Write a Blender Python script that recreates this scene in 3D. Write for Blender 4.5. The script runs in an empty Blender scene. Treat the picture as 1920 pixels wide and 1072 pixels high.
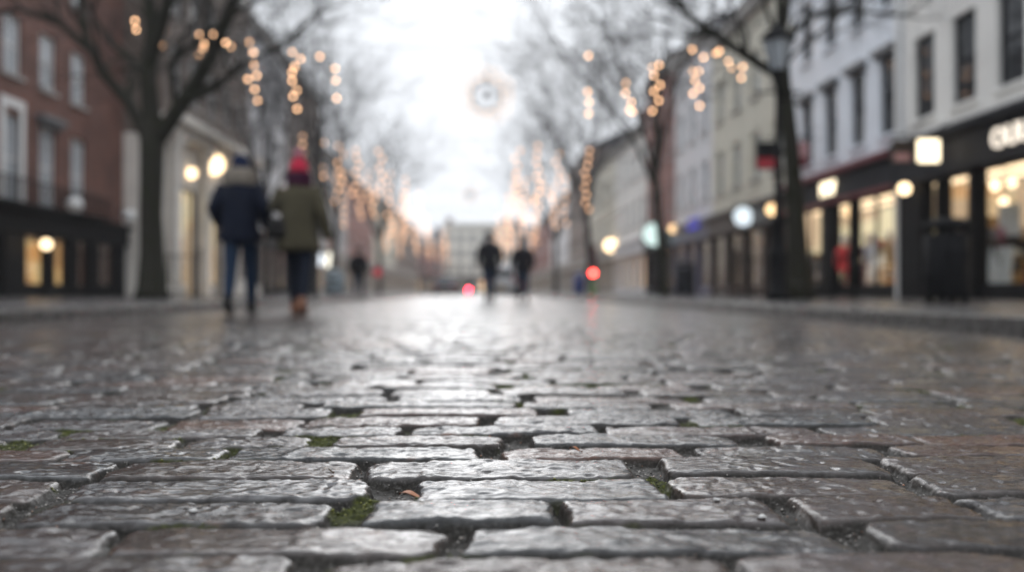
import bpy, bmesh, math, random
import numpy as np
from mathutils import Vector, Matrix, Quaternion
random.seed(11)
RNG = np.random.default_rng(5)
S = bpy.context.scene
COL = S.collection
PI = math.pi

# ------------------------------------------------------------------ camera frame (used at design time to place things at real depths)
FPX, TH, PIT, CH = 1667.0, math.atan(60/1667), math.atan(11/1667), 0.24
def at(px, py, d):
    f = Vector((math.sin(TH)*math.cos(PIT), math.cos(TH)*math.cos(PIT), math.sin(PIT)))
    r = Vector((math.cos(TH), -math.sin(TH), 0)); u = r.cross(f)
    return Vector((0, 0, CH)) + d*(f + r*((px-960)/FPX) + u*((536-py)/FPX))
def gx(px, d): return at(px, 547, d).x
def gz(py, d): return at(900, py, d).z

# ------------------------------------------------------------------ object helpers
def link(name, data, parent=None):
    o = bpy.data.objects.new(name, data); COL.objects.link(o)
    if parent is not None: o.parent = parent
    return o
def tag(o, label=None, cat=None, group=None, kind=None):
    if label: o['label'] = label
    if cat: o['category'] = cat
    if group: o['group'] = group
    if kind: o['kind'] = kind
    return o
def thing(name, label, cat, loc=(0, 0, 0), rz=0, group=None):
    o = link(name, None); o.location = loc; o.rotation_euler = (0, 0, rz)
    return tag(o, label, cat, group)
def copy_tree(o, parent=None):
    c = o.copy(); COL.objects.link(c)
    if parent is not None: c.parent = parent
    for ch in KIDS.get(o.name, []): copy_tree(ch, c)
    return c
KIDS = {}

class MB:
    def __init__(s): s.v = []; s.f = []; s.sm = []
    def add(s, vs, fs, smooth=False):
        b = len(s.v); s.v += [tuple(p) for p in vs]
        for f in fs: s.f.append([b+i for i in f]); s.sm.append(smooth)
        return s
    def quad(s, a, b, c, d): return s.add([a, b, c, d], [(0, 1, 2, 3)])
    def box(s, x0, x1, y0, y1, z0, z1, M=None):
        vs = [Vector((x, y, z)) for z in (z0, z1) for y in (y0, y1) for x in (x0, x1)]
        if M is not None: vs = [M @ p for p in vs]
        return s.add(vs, [(0, 2, 3, 1), (4, 5, 7, 6), (0, 1, 5, 4), (2, 6, 7, 3), (0, 4, 6, 2), (1, 3, 7, 5)])
    def tube(s, pts, rads, n=8, caps=True, smooth=True, ell=None):
        pts = [Vector(p) for p in pts]; m = len(pts); vs = []; nrm = None
        for i, p in enumerate(pts):
            t = (pts[min(i+1, m-1)] - pts[max(i-1, 0)])
            t = t.normalized() if t.length > 1e-9 else Vector((0, 0, 1))
            if nrm is None:
                a = Vector((1, 0, 0)) if abs(t.x) < .9 else Vector((0, 1, 0))
                nrm = (a - t*a.dot(t)).normalized()
            else:
                nrm = (nrm - t*nrm.dot(t)); nrm = nrm.normalized() if nrm.length > 1e-6 else t.orthogonal().normalized()
            b = t.cross(nrm)
            for k in range(n):
                an = 2*PI*k/n; r = rads[i]
                vs.append(p + nrm*(math.cos(an)*r) + b*(math.sin(an)*r*(ell or 1)))
        fs = [(i*n+k, i*n+(k+1) % n, (i+1)*n+(k+1) % n, (i+1)*n+k) for i in range(m-1) for k in range(n)]
        if caps: fs += [tuple(range(n-1, -1, -1)), tuple((m-1)*n+k for k in range(n))]
        return s.add(vs, fs, smooth)
    def rings(s, rings, n=16, caps=True, smooth=True):     # (cx, cy, z, rx, ry)
        vs = [(cx+rx*math.cos(2*PI*k/n), cy+ry*math.sin(2*PI*k/n), z) for cx, cy, z, rx, ry in rings for k in range(n)]
        m = len(rings)
        fs = [(i*n+k, i*n+(k+1) % n, (i+1)*n+(k+1) % n, (i+1)*n+k) for i in range(m-1) for k in range(n)]
        if caps: fs += [tuple(range(n-1, -1, -1)), tuple((m-1)*n+k for k in range(n))]
        return s.add(vs, fs, smooth)
    def ball(s, c, r, seg=12, ring=8, sx=1, sy=1, sz=1):
        rg = [(c[0], c[1], c[2]-r*sz*math.cos(PI*i/ring), max(1e-4, r*sx*math.sin(PI*i/ring)), max(1e-4, r*sy*math.sin(PI*i/ring))) for i in range(ring+1)]
        return s.rings(rg, seg)
    def mesh(s, name, mat=None):
        me = bpy.data.meshes.new(name); me.from_pydata(s.v, [], s.f)
        me.polygons.foreach_set('use_smooth', s.sm); me.update()
        if mat: me.materials.append(mat)
        return me
    def build(s, name, mat, parent=None, bevel=0):
        o = link(name, s.mesh(name, mat), parent)
        if bevel:
            m = o.modifiers.new('bevel', 'BEVEL'); m.width = bevel; m.segments = 2; m.limit_method = 'ANGLE'
        if parent is not None: KIDS.setdefault(parent.name, []).append(o)
        return o
def part(name, mesh, parent, loc=None):
    o = link(name, mesh, parent)
    if loc is not None: o.location = loc
    KIDS.setdefault(parent.name, []).append(o)
    return o

# ------------------------------------------------------------------ materials
def new_mat(name):
    m = bpy.data.materials.new(name); m.use_nodes = True
    nt = m.node_tree; nt.nodes.clear()
    out = nt.nodes.new('ShaderNodeOutputMaterial')
    return m, nt, out
def N(nt, typ, **kw):
    n = nt.nodes.new(typ)
    for k, v in kw.items():
        if k.startswith('i_'):
            n.inputs[k[2:].replace('_', ' ')].default_value = v
        else: setattr(n, k, v)
    return n
def ramp(nt, stops, interp='LINEAR'):
    r = nt.nodes.new('ShaderNodeValToRGB'); e = r.color_ramp.elements; r.color_ramp.interpolation = interp
    while len(e) < len(stops): e.new(.5)
    for el, (p, c) in zip(e, stops): el.position = p; el.color = (*c, 1) if len(c) == 3 else c
    return r
def mottled(name, col, rough=.6, var=.25, scale=3., col2=None, metal=0, bump=.0, bscale=40, fine=None, rough_var=.0, spec=.5):
    """plain procedural paint / stone / cloth: two noises mottle the colour"""
    m, nt, out = new_mat(name); L = nt.links.new
    tc = N(nt, 'ShaderNodeTexCoord')
    n1 = N(nt, 'ShaderNodeTexNoise'); n1.inputs['Scale'].default_value = scale; n1.inputs['Detail'].default_value = 6; n1.inputs['Roughness'].default_value = .65
    L(tc.outputs['Object'], n1.inputs['Vector'])
    c2 = col2 or tuple(c*(1-var) for c in col); c1 = tuple(min(1, c*(1+var*.5)) for c in col)
    r = ramp(nt, [(.32, c2), (.52, col), (.72, c1)]); L(n1.outputs['Fac'], r.inputs['Fac'])
    b = N(nt, 'ShaderNodeBsdfPrincipled'); b.inputs['Roughness'].default_value = rough; b.inputs['Metallic'].default_value = metal; b.inputs['Specular IOR Level'].default_value = spec
    L(r.outputs['Color'], b.inputs['Base Color'])
    if bump:
        n2 = N(nt, 'ShaderNodeTexNoise'); n2.inputs['Scale'].default_value = bscale; n2.inputs['Detail'].default_value = 5
        L(tc.outputs['Object'], n2.inputs['Vector'])
        bp = N(nt, 'ShaderNodeBump'); bp.inputs['Strength'].default_value = bump; bp.inputs['Distance'].default_value = .02
        L(n2.outputs['Fac'], bp.inputs['Height']); L(bp.outputs['Normal'], b.inputs['Normal'])
    if rough_var:
        mr = N(nt, 'ShaderNodeMapRange'); mr.inputs['To Min'].default_value = max(.03, rough-rough_var); mr.inputs['To Max'].default_value = rough+rough_var
        mr.inputs['From Min'].default_value = .35; mr.inputs['From Max'].default_value = .65
        L(n1.outputs['Fac'], mr.inputs['Value']); L(mr.outputs['Result'], b.inputs['Roughness'])
    L(b.outputs['BSDF'], out.inputs['Surface'])
    return m
def brick_mat(name, c1, c2, mortar):
    m, nt, out = new_mat(name); L = nt.links.new
    tc = N(nt, 'ShaderNodeTexCoord')
    sx = N(nt, 'ShaderNodeSeparateXYZ'); cx = N(nt, 'ShaderNodeCombineXYZ'); L(tc.outputs['Object'], sx.inputs[0])
    ad = N(nt, 'ShaderNodeMath', operation='ADD'); L(sx.outputs['X'], ad.inputs[0]); L(sx.outputs['Y'], ad.inputs[1])
    L(ad.outputs[0], cx.inputs['X']); L(sx.outputs['Z'], cx.inputs['Y'])
    bt = N(nt, 'ShaderNodeTexBrick'); bt.inputs['Scale'].default_value = 1; bt.inputs['Brick Width'].default_value = .225; bt.inputs['Row Height'].default_value = .075
    bt.inputs['Mortar Size'].default_value = .006; bt.inputs['Color1'].default_value = (*c1, 1); bt.inputs['Color2'].default_value = (*c2, 1); bt.inputs['Mortar'].default_value = (*mortar, 1)
    L(cx.outputs[0], bt.inputs['Vector'])
    n1 = N(nt, 'ShaderNodeTexNoise'); n1.inputs['Scale'].default_value = .9; n1.inputs['Detail'].default_value = 5; L(tc.outputs['Object'], n1.inputs['Vector'])
    mr = N(nt, 'ShaderNodeMapRange'); mr.inputs['From Min'].default_value = .3; mr.inputs['From Max'].default_value = .7; mr.inputs['To Min'].default_value = .65; mr.inputs['To Max'].default_value = 1.25
    L(n1.outputs['Fac'], mr.inputs['Value'])
    mx = N(nt, 'ShaderNodeMix', data_type='RGBA', blend_type='MULTIPLY'); mx.inputs[0].default_value = 1
    L(bt.outputs['Color'], mx.inputs[6]); L(mr.outputs['Result'], mx.inputs[7])
    b = N(nt, 'ShaderNodeBsdfPrincipled'); b.inputs['Roughness'].default_value = .8; L(mx.outputs[2], b.inputs['Base Color'])
    L(b.outputs['BSDF'], out.inputs['Surface'])
    return m
def emit(name, col, strength, sample=True):
    m, nt, out = new_mat(name); e = N(nt, 'ShaderNodeEmission'); e.inputs['Color'].default_value = (*col, 1); e.inputs['Strength'].default_value = strength
    nt.links.new(e.outputs[0], out.inputs['Surface'])
    if not sample: m.cycles.emission_sampling = 'NONE'
    return m
def lit_display(name, col, strength, scale=1.4):
    """back wall of a lit shop: backlit shelving of uneven brightness and goods colours"""
    m, nt, out = new_mat(name); L = nt.links.new
    tc = N(nt, 'ShaderNodeTexCoord')
    v = N(nt, 'ShaderNodeTexVoronoi', distance='CHEBYCHEV'); v.inputs['Scale'].default_value = scale; L(tc.outputs['Object'], v.inputs['Vector'])
    sp = N(nt, 'ShaderNodeSeparateColor'); L(v.outputs['Color'], sp.inputs[0])
    r = ramp(nt, [(0, tuple(c*.6 for c in col)), (.3, col), (.7, tuple(min(1, c*1.2+.03) for c in col)), (1, (col[0]*.9, col[1]*.7, col[2]*.5))])
    L(sp.outputs[0], r.inputs['Fac'])
    e = N(nt, 'ShaderNodeEmission'); e.inputs['Strength'].default_value = strength; L(r.outputs['Color'], e.inputs['Color']); L(e.outputs[0], out.inputs['Surface'])
    return m
def glass_mat(name, tint=(1, 1, 1)):
    m, nt, out = new_mat(name); L = nt.links.new
    t = N(nt, 'ShaderNodeBsdfTransparent'); t.inputs['Color'].default_value = (*tint, 1)
    g = N(nt, 'ShaderNodeBsdfGlossy'); g.inputs['Roughness'].default_value = .02
    lw = N(nt, 'ShaderNodeLayerWeight'); pw = N(nt, 'ShaderNodeMath', operation='POWER'); pw.inputs[1].default_value = 4; L(lw.outputs['Facing'], pw.inputs[0])
    fr = N(nt, 'ShaderNodeMath', operation='MULTIPLY_ADD'); fr.inputs[1].default_value = .8; fr.inputs[2].default_value = .03; L(pw.outputs[0], fr.inputs[0])
    mx = N(nt, 'ShaderNodeMixShader'); L(fr.outputs[0], mx.inputs[0]); L(t.outputs[0], mx.inputs[1]); L(g.outputs[0], mx.inputs[2]); L(mx.outputs[0], out.inputs['Surface'])
    return m

M = dict(
    haze_pale_cream=mottled('haze_pale_cream_render', (.86, .83, .74), .75, .08, .4),  # cream for the far end house, haze brightness put into its colour
    lit_ochre=lit_display('ochre_lit_display', (1.0, .56, .22), .55, 1.5),
    added_fill=emit('shop_added_fill', (1.0, .74, .46), 1.9),  # glow for the strips added to brighten the shop interiors
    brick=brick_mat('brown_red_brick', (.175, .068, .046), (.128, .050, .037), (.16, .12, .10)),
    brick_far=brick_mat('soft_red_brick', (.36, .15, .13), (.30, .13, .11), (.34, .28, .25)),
    brown_stone=mottled('brown_stone', (.16, .125, .105), .85, .35, .8),
    pale_stone=mottled('pale_stone', (.76, .72, .66), .75, .2, .7),
    grey_render=mottled('grey_render', (.52, .52, .53), .8, .15, .5),
    white_render=mottled('white_render', (.80, .785, .75), .7, .13, .45, bump=.1),
    cool_render=mottled('cool_render', (.76, .80, .86), .7, .10, .45, bump=.1),
    cream_render=mottled('cream_render', (.66, .63, .53), .75, .12, .4),
    pale_render=mottled('pale_render', (.74, .74, .76), .75, .12, .4),
    umber_render=mottled('umber_render', (.24, .19, .165), .8, .2, .4),
    slate=mottled('roof_slate', (.07, .07, .078), .5, .3, 2.2),
    lead=mottled('lead_flashing', (.16, .165, .175), .5, .2, 1.5),
    white_paint=mottled('white_paint', (.75, .75, .74), .4, .08, 4),
    stone_trim=mottled('stone_trim', (.42, .40, .38), .75, .2, 1.5),
    black_paint=mottled('black_paint', (.008, .008, .009), .6, .3, 3, spec=.07),
    iron=mottled('black_iron', (.009, .009, .010), .6, .3, 6, spec=.07),
    charcoal=mottled('charcoal_paint', (.022, .023, .028), .6, .25, 2, spec=.07),
    umber=mottled('umber_paint', (.06, .045, .038), .5, .2, 2, spec=.2),
    maroon=mottled('maroon_paint', (.13, .012, .024), .45, .2, 2, spec=.2),
    navy_paint=mottled('navy_paint', (.018, .03, .10), .45, .2, 2),
    violet_paint=mottled('violet_grey_paint', (.10, .10, .16), .5, .2, 2),
    blue_paint=mottled('blue_paint', (.02, .055, .22), .45, .15, 3),
    green_paint=mottled('green_paint', (.10, .19, .05), .5, .2, 3),
    grey_paint=mottled('grey_paint', (.22, .27, .30), .5, .15, 3),
    red_paint=mottled('red_paint', (.42, .015, .03), .45, .15, 3),
    pink_paint=mottled('faded_pink_paint', (.50, .27, .27), .5, .15, 3),
    dark_glass=mottled('dark_window_glass', (.022, .025, .03), .06, .3, 1.2),
    pale_glass=mottled('blind_behind_glass', (.40, .43, .46), .10, .25, .8),
    glass=glass_mat('shop_glass'),
    floor=mottled('shop_floor', (.25, .2, .15), .4, .2, 2),
    bark=mottled('bark', (.024, .022, .017), .85, .45, 5, col2=(.019, .023, .010), bump=.7, bscale=30, spec=.12),
    bark_grey=mottled('grey_bark', (.055, .052, .05), .85, .35, 5, spec=.12),
    twig=mottled('twig_bark', (.034, .03, .028), .8, .3, 4, spec=.12),
    twig_far=mottled('pale_twig_bark', (.045, .042, .042), .8, .25, 4, spec=.12),
    kerb=mottled('wet_granite_kerb', (.07, .068, .066), .28, .35, 9, bump=.25, bscale=60, rough_var=.12),
    skin=mottled('skin', (.55, .34, .27), .5, .1, 8),
    navy_cloth=mottled('navy_quilted_nylon', (.006, .009, .020), .65, .3, 9, bump=.2, bscale=60, spec=.12),
    olive_cloth=mottled('olive_cotton', (.066, .058, .037), .85, .25, 8, bump=.2, bscale=120, spec=.12),
    walker_cloth=mottled('charcoal_wool', (.016, .016, .020), .85, .3, 9, spec=.12),
    denim=mottled('dark_denim', (.016, .030, .058), .8, .3, 10, spec=.12),
    black_cloth=mottled('black_cloth', (.012, .012, .015), .8, .3, 9, spec=.12),
    dark_denim=mottled('black_denim', (.010, .013, .022), .8, .3, 10, spec=.12),
    fur=mottled('beige_fur', (.24, .21, .175), .95, .4, 30, bump=.8, bscale=120, spec=.12),
    red_knit=mottled('red_knit', (.42, .010, .040), .9, .3, 40, bump=.6, bscale=140),
    pink_fluff=mottled('pink_fluff', (.60, .25, .32), .95, .25, 40, bump=.8, bscale=140),
    plum_knit=mottled('plum_knit', (.05, .012, .032), .95, .3, 30, bump=.6, bscale=120, spec=.12),
    navy_knit=mottled('navy_knit', (.012, .018, .045), .95, .3, 30, bump=.6, bscale=120, spec=.12),
    leather=mottled('brown_leather', (.17, .062, .025), .5, .3, 12),
    black_leather=mottled('black_leather', (.012, .011, .011), .4, .3, 12, spec=.12),
    hair=mottled('dark_hair', (.03, .02, .014), .6, .4, 40),
    tyre=mottled('rubber', (.02, .02, .02), .8, .2, 10),
    alloy=mottled('wheel_alloy', (.45, .45, .46), .35, .1, 10, metal=.8),
    white_car=mottled('white_car_paint', (.72, .74, .76), .22, .05, 2),
    black_car=mottled('black_car_paint', (.02, .022, .025), .2, .2, 2),
    silver_car=mottled('silver_car_paint', (.32, .33, .35), .25, .1, 2),
    blue_car=mottled('dark_blue_car_paint', (.03, .04, .07), .2, .2, 2),
    cable=mottled('black_cable', (.03, .03, .032), .6, .2, 5),
    steel=mottled('galvanised_steel', (.30, .31, .32), .45, .2, 6, metal=.6),
    dress_red=mottled('red_dress_cloth', (.62, .03, .03), .7, .2, 8),
    dress_white=mottled('white_dress_cloth', (.75, .75, .78), .8, .1, 8),
    dress_ochre=mottled('ochre_coat_cloth', (.48, .28, .07), .8, .2, 8),
    dress_plum=mottled('plum_dress_cloth', (.22, .02, .08), .8, .2, 8),
    leaf=mottled('dead_leaf', (.30, .10, .03), .55, .3, 40),
    leaf_pale=mottled('pale_dead_leaf', (.46, .30, .16), .55, .3, 40),
    pebble=mottled('pale_pebble', (.48, .47, .45), .25, .15, 60),
    paper=mottled('poster_paper', (.55, .62, .64), .7, .2, 3),
    bulb=emit('warm_bulb', (1.0, .56, .30), 7.5, False),
    bulb_far=emit('warm_bulb_distant', (1.0, .56, .32), 2.4, False),
    bulb_faint=emit('small_star_bulb', (1.0, .66, .42), 2.2, False),
    globe=emit('warm_globe_lamp', (1.0, .66, .34), 2.2),
    globe_hot=emit('bright_globe_lamp', (1.0, .74, .44), 3.2),
    sign_white=emit('backlit_white_sign', (1.0, .84, .58), 2.4),
    sign_green=emit('backlit_pale_green_sign', (.72, .92, .88), 1.0),
    sign_pale=emit('backlit_pale_sign', (.82, .93, 1.0), 1.0),
    sign_blue=emit('backlit_blue_sign', (.10, .10, .62), .7),
    letter=emit('lit_letters', (1.0, .88, .74), 1.1),
    red_lamp=emit('red_lamp', (1.0, .045, .035), 26.0, False),
    red_tail=emit('red_tail_lamp', (1.0, .03, .06), 60.0, False),
    red_dim=emit('red_round_sign', (.95, .10, .14), .30, False),
    lamp_white=emit('white_flood_lamp', (.85, .92, 1.0), 1.5, False),
    lamp_cream=emit('cream_flood_lamp', (1.0, .95, .80), 1.7, False),
    lit_amber=lit_display('amber_lit_display', (1.0, .55, .22), 1.25, 1.5),
    lit_tan=lit_display('tan_lit_display', (1.0, .70, .42), .62, .8),
    lit_cream=lit_display('cream_lit_display', (1.0, .72, .44), .85, .35),
    lit_far=lit_display('distant_lit_display', (1.0, .62, .36), 1.2, .6),
    lit_dim=lit_display('dim_display', (.55, .42, .33), .20, .8),
)

# ------------------------------------------------------------------ setts
def hsh(ix, iy, seed):
    h = (ix.astype(np.int64)*374761393 + iy.astype(np.int64)*668265263 + seed*1442695041) & 0xffffffff
    h = ((h ^ (h >> 13))*1274126177) & 0xffffffff
    return ((h ^ (h >> 16)) & 0xffffff)/float(0xffffff)
def vn(x, y, seed):
    ix = np.floor(x); iy = np.floor(y); fx = x-ix; fy = y-iy
    fx = fx*fx*(3-2*fx); fy = fy*fy*(3-2*fy)
    a = hsh(ix, iy, seed); b = hsh(ix+1, iy, seed); c = hsh(ix, iy+1, seed); d = hsh(ix+1, iy+1, seed)
    return (a+(b-a)*fx)*(1-fy) + (c+(d-c)*fx)*fy
def sstep(a, b, x):
    t = np.clip((x-a)/(b-a), 0, 1); return t*t*(3-2*t)

RX0, RX1, RYE = -3.95, 3.32, 30.0
rows_y = [0.12]
while rows_y[-1] < RYE + .3: rows_y.append(rows_y[-1] + random.uniform(.100, .130))
rows_y = np.array(rows_y)
rows = []
for k in range(len(rows_y)):
    c = [RX0 - .4 - random.random()*.35]
    while c[-1] < RX1 + .5: c.append(c[-1] + random.choice([.24, .29, .33, .36, .40, .27])*random.uniform(.9, 1.12))
    c = np.array(c); n = len(c)
    g = np.array([random.choice([.004, .005, .006, .009, .014, .019, .028]) for _ in range(n)])
    rows.append((c, g, RNG.random((n, 6))))

def sett_field(X, Y, fine):
    """height, stone mask, tone, moss at the road points X, Y"""
    sh = X.shape; x = X.ravel(); y = Y.ravel()
    xw = x + (vn(x*5, y*5, 3)-.5)*.022 + (vn(x*28, y*28, 4)-.5)*.009
    yw = y + (vn(x*2.2, y*2.2, 5)-.5)*.020 + (vn(x*9, y*9, 6)-.5)*.010 + (vn(x*40, y*40, 7)-.5)*.0045
    k = np.clip(np.searchsorted(rows_y, yw)-1, 0, len(rows_y)-2)
    endm = np.zeros_like(x); d = np.zeros_like(x); topz = np.zeros_like(x); tone = np.zeros_like(x); hue = np.zeros_like(x); rr = np.zeros_like(x)
    order = np.argsort(k, kind='stable'); ks = k[order]
    bounds = np.searchsorted(ks, np.arange(len(rows_y)))
    for r in range(len(rows_y)-1):
        idx = order[bounds[r]:bounds[r+1]]
        if not len(idx): continue
        c, g, rv = rows[r]
        xx = xw[idx]; yy = yw[idx]
        j = np.clip(np.searchsorted(c, xx)-1, 0, len(c)-2)
        a = c[j]+g[j]; b = c[j+1]-g[j+1]
        gap = .0016+.0022*rv[j, 5]
        y0 = rows_y[r]+gap; y1 = rows_y[r+1]-gap
        hx = (b-a)/2; hy = (y1-y0)/2; px = np.abs(xx-(a+b)/2); py = np.abs(yy-(y0+y1)/2)
        R = .010+.024*rv[j, 0]**2
        qx = px-(hx-R); qy = py-(hy-R)
        dd = R - (np.hypot(np.maximum(qx, 0), np.maximum(qy, 0)) + np.minimum(np.maximum(qx, qy), 0))
        d[idx] = dd; endm[idx] = (qx > qy)
        topz[idx] = (rv[j, 1]-.5)*.0055 + (xx-(a+b)/2)*(rv[j, 2]-.5)*.024 + (yy-(y0+y1)/2)*(rv[j, 3]-.5)*.05 - .0026*(px/hx)**4 - .0018*(py/hy)**4
        tone[idx] = rv[j, 4]; hue[idx] = rv[j, 3]; rr[idx] = rv[j, 2]
    d += (vn(x*60, y*60, 8)-.5)*.004
    t = np.clip(d/.0092, 0, 1); prof = np.sqrt(np.clip(1-(1-t)**2, 0, 1))
    stone = sstep(.0010, .0068, d)
    wet = sstep(.45, .7, vn(x*4.1, y*6.3, 21)*.6+vn(x*13, y*19, 22)*.4)
    rough = vn(x*20, y*55, 9)-.5 + .6*(vn(x*45, y*110, 10)-.5)
    ridg = np.abs(vn(x*32+vn(x*6, y*6, 15)*3, y*95, 11)-.5)
    amp = (.35+.65*rr)*(1-.55*wet)
    detail = rough*.0017*amp - np.maximum(0, .12-ridg)*.011*amp
    detail += (vn(x*9, y*11, 12)-.5)*.0028
    # riven grain: low ridges running along the stone, in patches
    wx = x*24+vn(x*15, y*15, 31)*2.2; riv = 1-2*np.abs(vn(wx, y*38+vn(x*11, y*11, 32)*3, 33)-.5); riv2 = 1-2*np.abs(vn(x*58+5, y*80+vn(x*25, y*25, 34)*3, 35)-.5)
    patch = .25+.75*sstep(.30, .62, vn(x*8, y*9, 36))
    detail += (sstep(.45, 1, riv)*.0019+sstep(.45, 1, riv2)*.0011*(1 if fine else .3))*patch*(.5+.5*rr) + (sstep(.55, .70, vn(x*30, y*36, 37))-.4)*.0014
    if fine:
        detail += (vn(x*120, y*170, 13)-.5)*.0007*(1-.4*wet)
        detail -= sstep(.80, .9, vn(x*75, y*90, 14))*.0016
    jn = -.0150 + (vn(x*14, y*14, 16)-.5)*.010 + (vn(x*70, y*70, 17)-.5)*.0045
    if fine: jn += (vn(x*150, y*150, 18)-.5)*.003
    mossn = vn(x*7, y*9, 19)*.65+vn(x*30, y*30, 20)*.35
    moss = sstep(.635, .73, mossn)*(1-stone)*sstep(-.030, -.002, d*0+jn+.012)
    jn = jn + moss*(.003+.005*vn(x*110, y*110, 23))
    if not fine:
        k = np.clip((y-3.0)/6, 0, 1); jn = jn*np.where(endm > .5, .9-.35*k, .45-.30*k); topz = topz*(.65-.4*k); detail = detail*(.8-.4*k)
    z = jn + (topz+detail-jn)*prof
    # far along the street the sheet keeps a shallow fall to both gutters
    fall = -((x+.3)/3.6)**2*.035
    return (z+fall).reshape(sh), stone.reshape(sh), tone.reshape(sh), hue.reshape(sh), moss.reshape(sh), wet.reshape(sh)

def road_mesh():
    bands = [(.30, 1.0, .0045, .0032, -1.4, 1.5, True), (1.0, 2.1, .0032, .0024, -2.0, 2.1, True), (2.1, 3.6, .0055, .005, -3.0, 3.0, True),
             (3.6, 8.0, .011, .0095, RX0, RX1, False), (8.0, 30.0, .03, .026, RX0, RX1, False)]
    V = []; F = []; A = [[], [], [], [], []]; off = 0
    for y0, y1, dx, dy, x0, x1, fine in bands:
        xs = np.linspace(x0, x1, int((x1-x0)/dx)+1); ys = np.linspace(y0, y1+dy*.6, int((y1-y0)/dy)+1)
        X, Y = np.meshgrid(xs, ys); z, st, to, hu, mo, we = sett_field(X, Y, fine)
        V.append(np.stack([X, Y, z], -1).reshape(-1, 3))
        for a, b in zip(A, (st, to, hu, mo, we)): a.append(b.ravel())
        ny, nx = X.shape; i = np.arange(ny*nx).reshape(ny, nx)
        F.append(np.stack([i[:-1, :-1], i[:-1, 1:], i[1:, 1:], i[1:, :-1]], -1).reshape(-1, 4)+off); off += ny*nx
    # side strips beside the near bands, plain continuation behind the camera and to the far end
    def strip(x0, x1, y0, y1, nx, ny):
        nonlocal off
        X, Y = np.meshgrid(np.linspace(x0, x1, nx), np.linspace(y0, y1, ny)); fall = -((X+.3)/3.6)**2*.035
        V.append(np.stack([X, Y, fall-.004], -1).reshape(-1, 3))
        n = X.size
        for a, b in zip(A, (1, .5, .5, 0, .6)): a.append(np.full(n, float(b)))
        i = np.arange(n).reshape(ny, nx); F.append(np.stack([i[:-1, :-1], i[:-1, 1:], i[1:, 1:], i[1:, :-1]], -1).reshape(-1, 4)+off); off += n
    def fieldstrip(x0, x1, y0, y1, dx, dy):
        nonlocal off
        xs = np.linspace(x0, x1, int((x1-x0)/dx)+1); ys = np.linspace(y0, y1, int((y1-y0)/dy)+1)
        X, Y = np.meshgrid(xs, ys); z, st, to, hu, mo, we = sett_field(X, Y, False)
        V.append(np.stack([X, Y, z], -1).reshape(-1, 3))
        for a, b in zip(A, (st, to, hu, mo, we)): a.append(b.ravel())
        ny, nx = X.shape; i = np.arange(ny*nx).reshape(ny, nx)
        F.append(np.stack([i[:-1, :-1], i[:-1, 1:], i[1:, 1:], i[1:, :-1]], -1).reshape(-1, 4)+off); off += ny*nx
    for x0, x1, y0, y1 in ((RX0, -1.4, .3, 1.0), (1.5, RX1, .3, 1.0), (RX0, -2.0, 1.0, 2.1), (2.1, RX1, 1.0, 2.1), (RX0, -3.0, 2.1, 3.6), (3.0, RX1, 2.1, 3.6)):
        fieldstrip(x0, x1, y0, y1, .013, .012)
    strip(RX0, RX1, -8, .3, 30, 30); strip(RX0, RX1, 30.0, 196, 30, 200)
    V = np.concatenate(V).astype(np.float32); F = np.concatenate(F).astype(np.int32)
    me = bpy.data.meshes.new('road'); me.vertices.add(len(V)); me.loops.add(F.size); me.polygons.add(len(F))
    me.vertices.foreach_set('co', V.ravel()); me.loops.foreach_set('vertex_index', F.ravel())
    me.polygons.foreach_set('loop_start', np.arange(0, F.size, 4, dtype=np.int32)); me.polygons.foreach_set('loop_total', np.full(len(F), 4, np.int32))
    me.polygons.foreach_set('use_smooth', np.ones(len(F), bool)); me.update(calc_edges=True)
    for nm, a in zip(('stone', 'tone', 'hue', 'moss', 'wet'), A):
        at_ = me.attributes.new(nm, 'FLOAT', 'POINT'); at_.data.foreach_set('value', np.concatenate(a).astype(np.float32))
    return me

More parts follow.
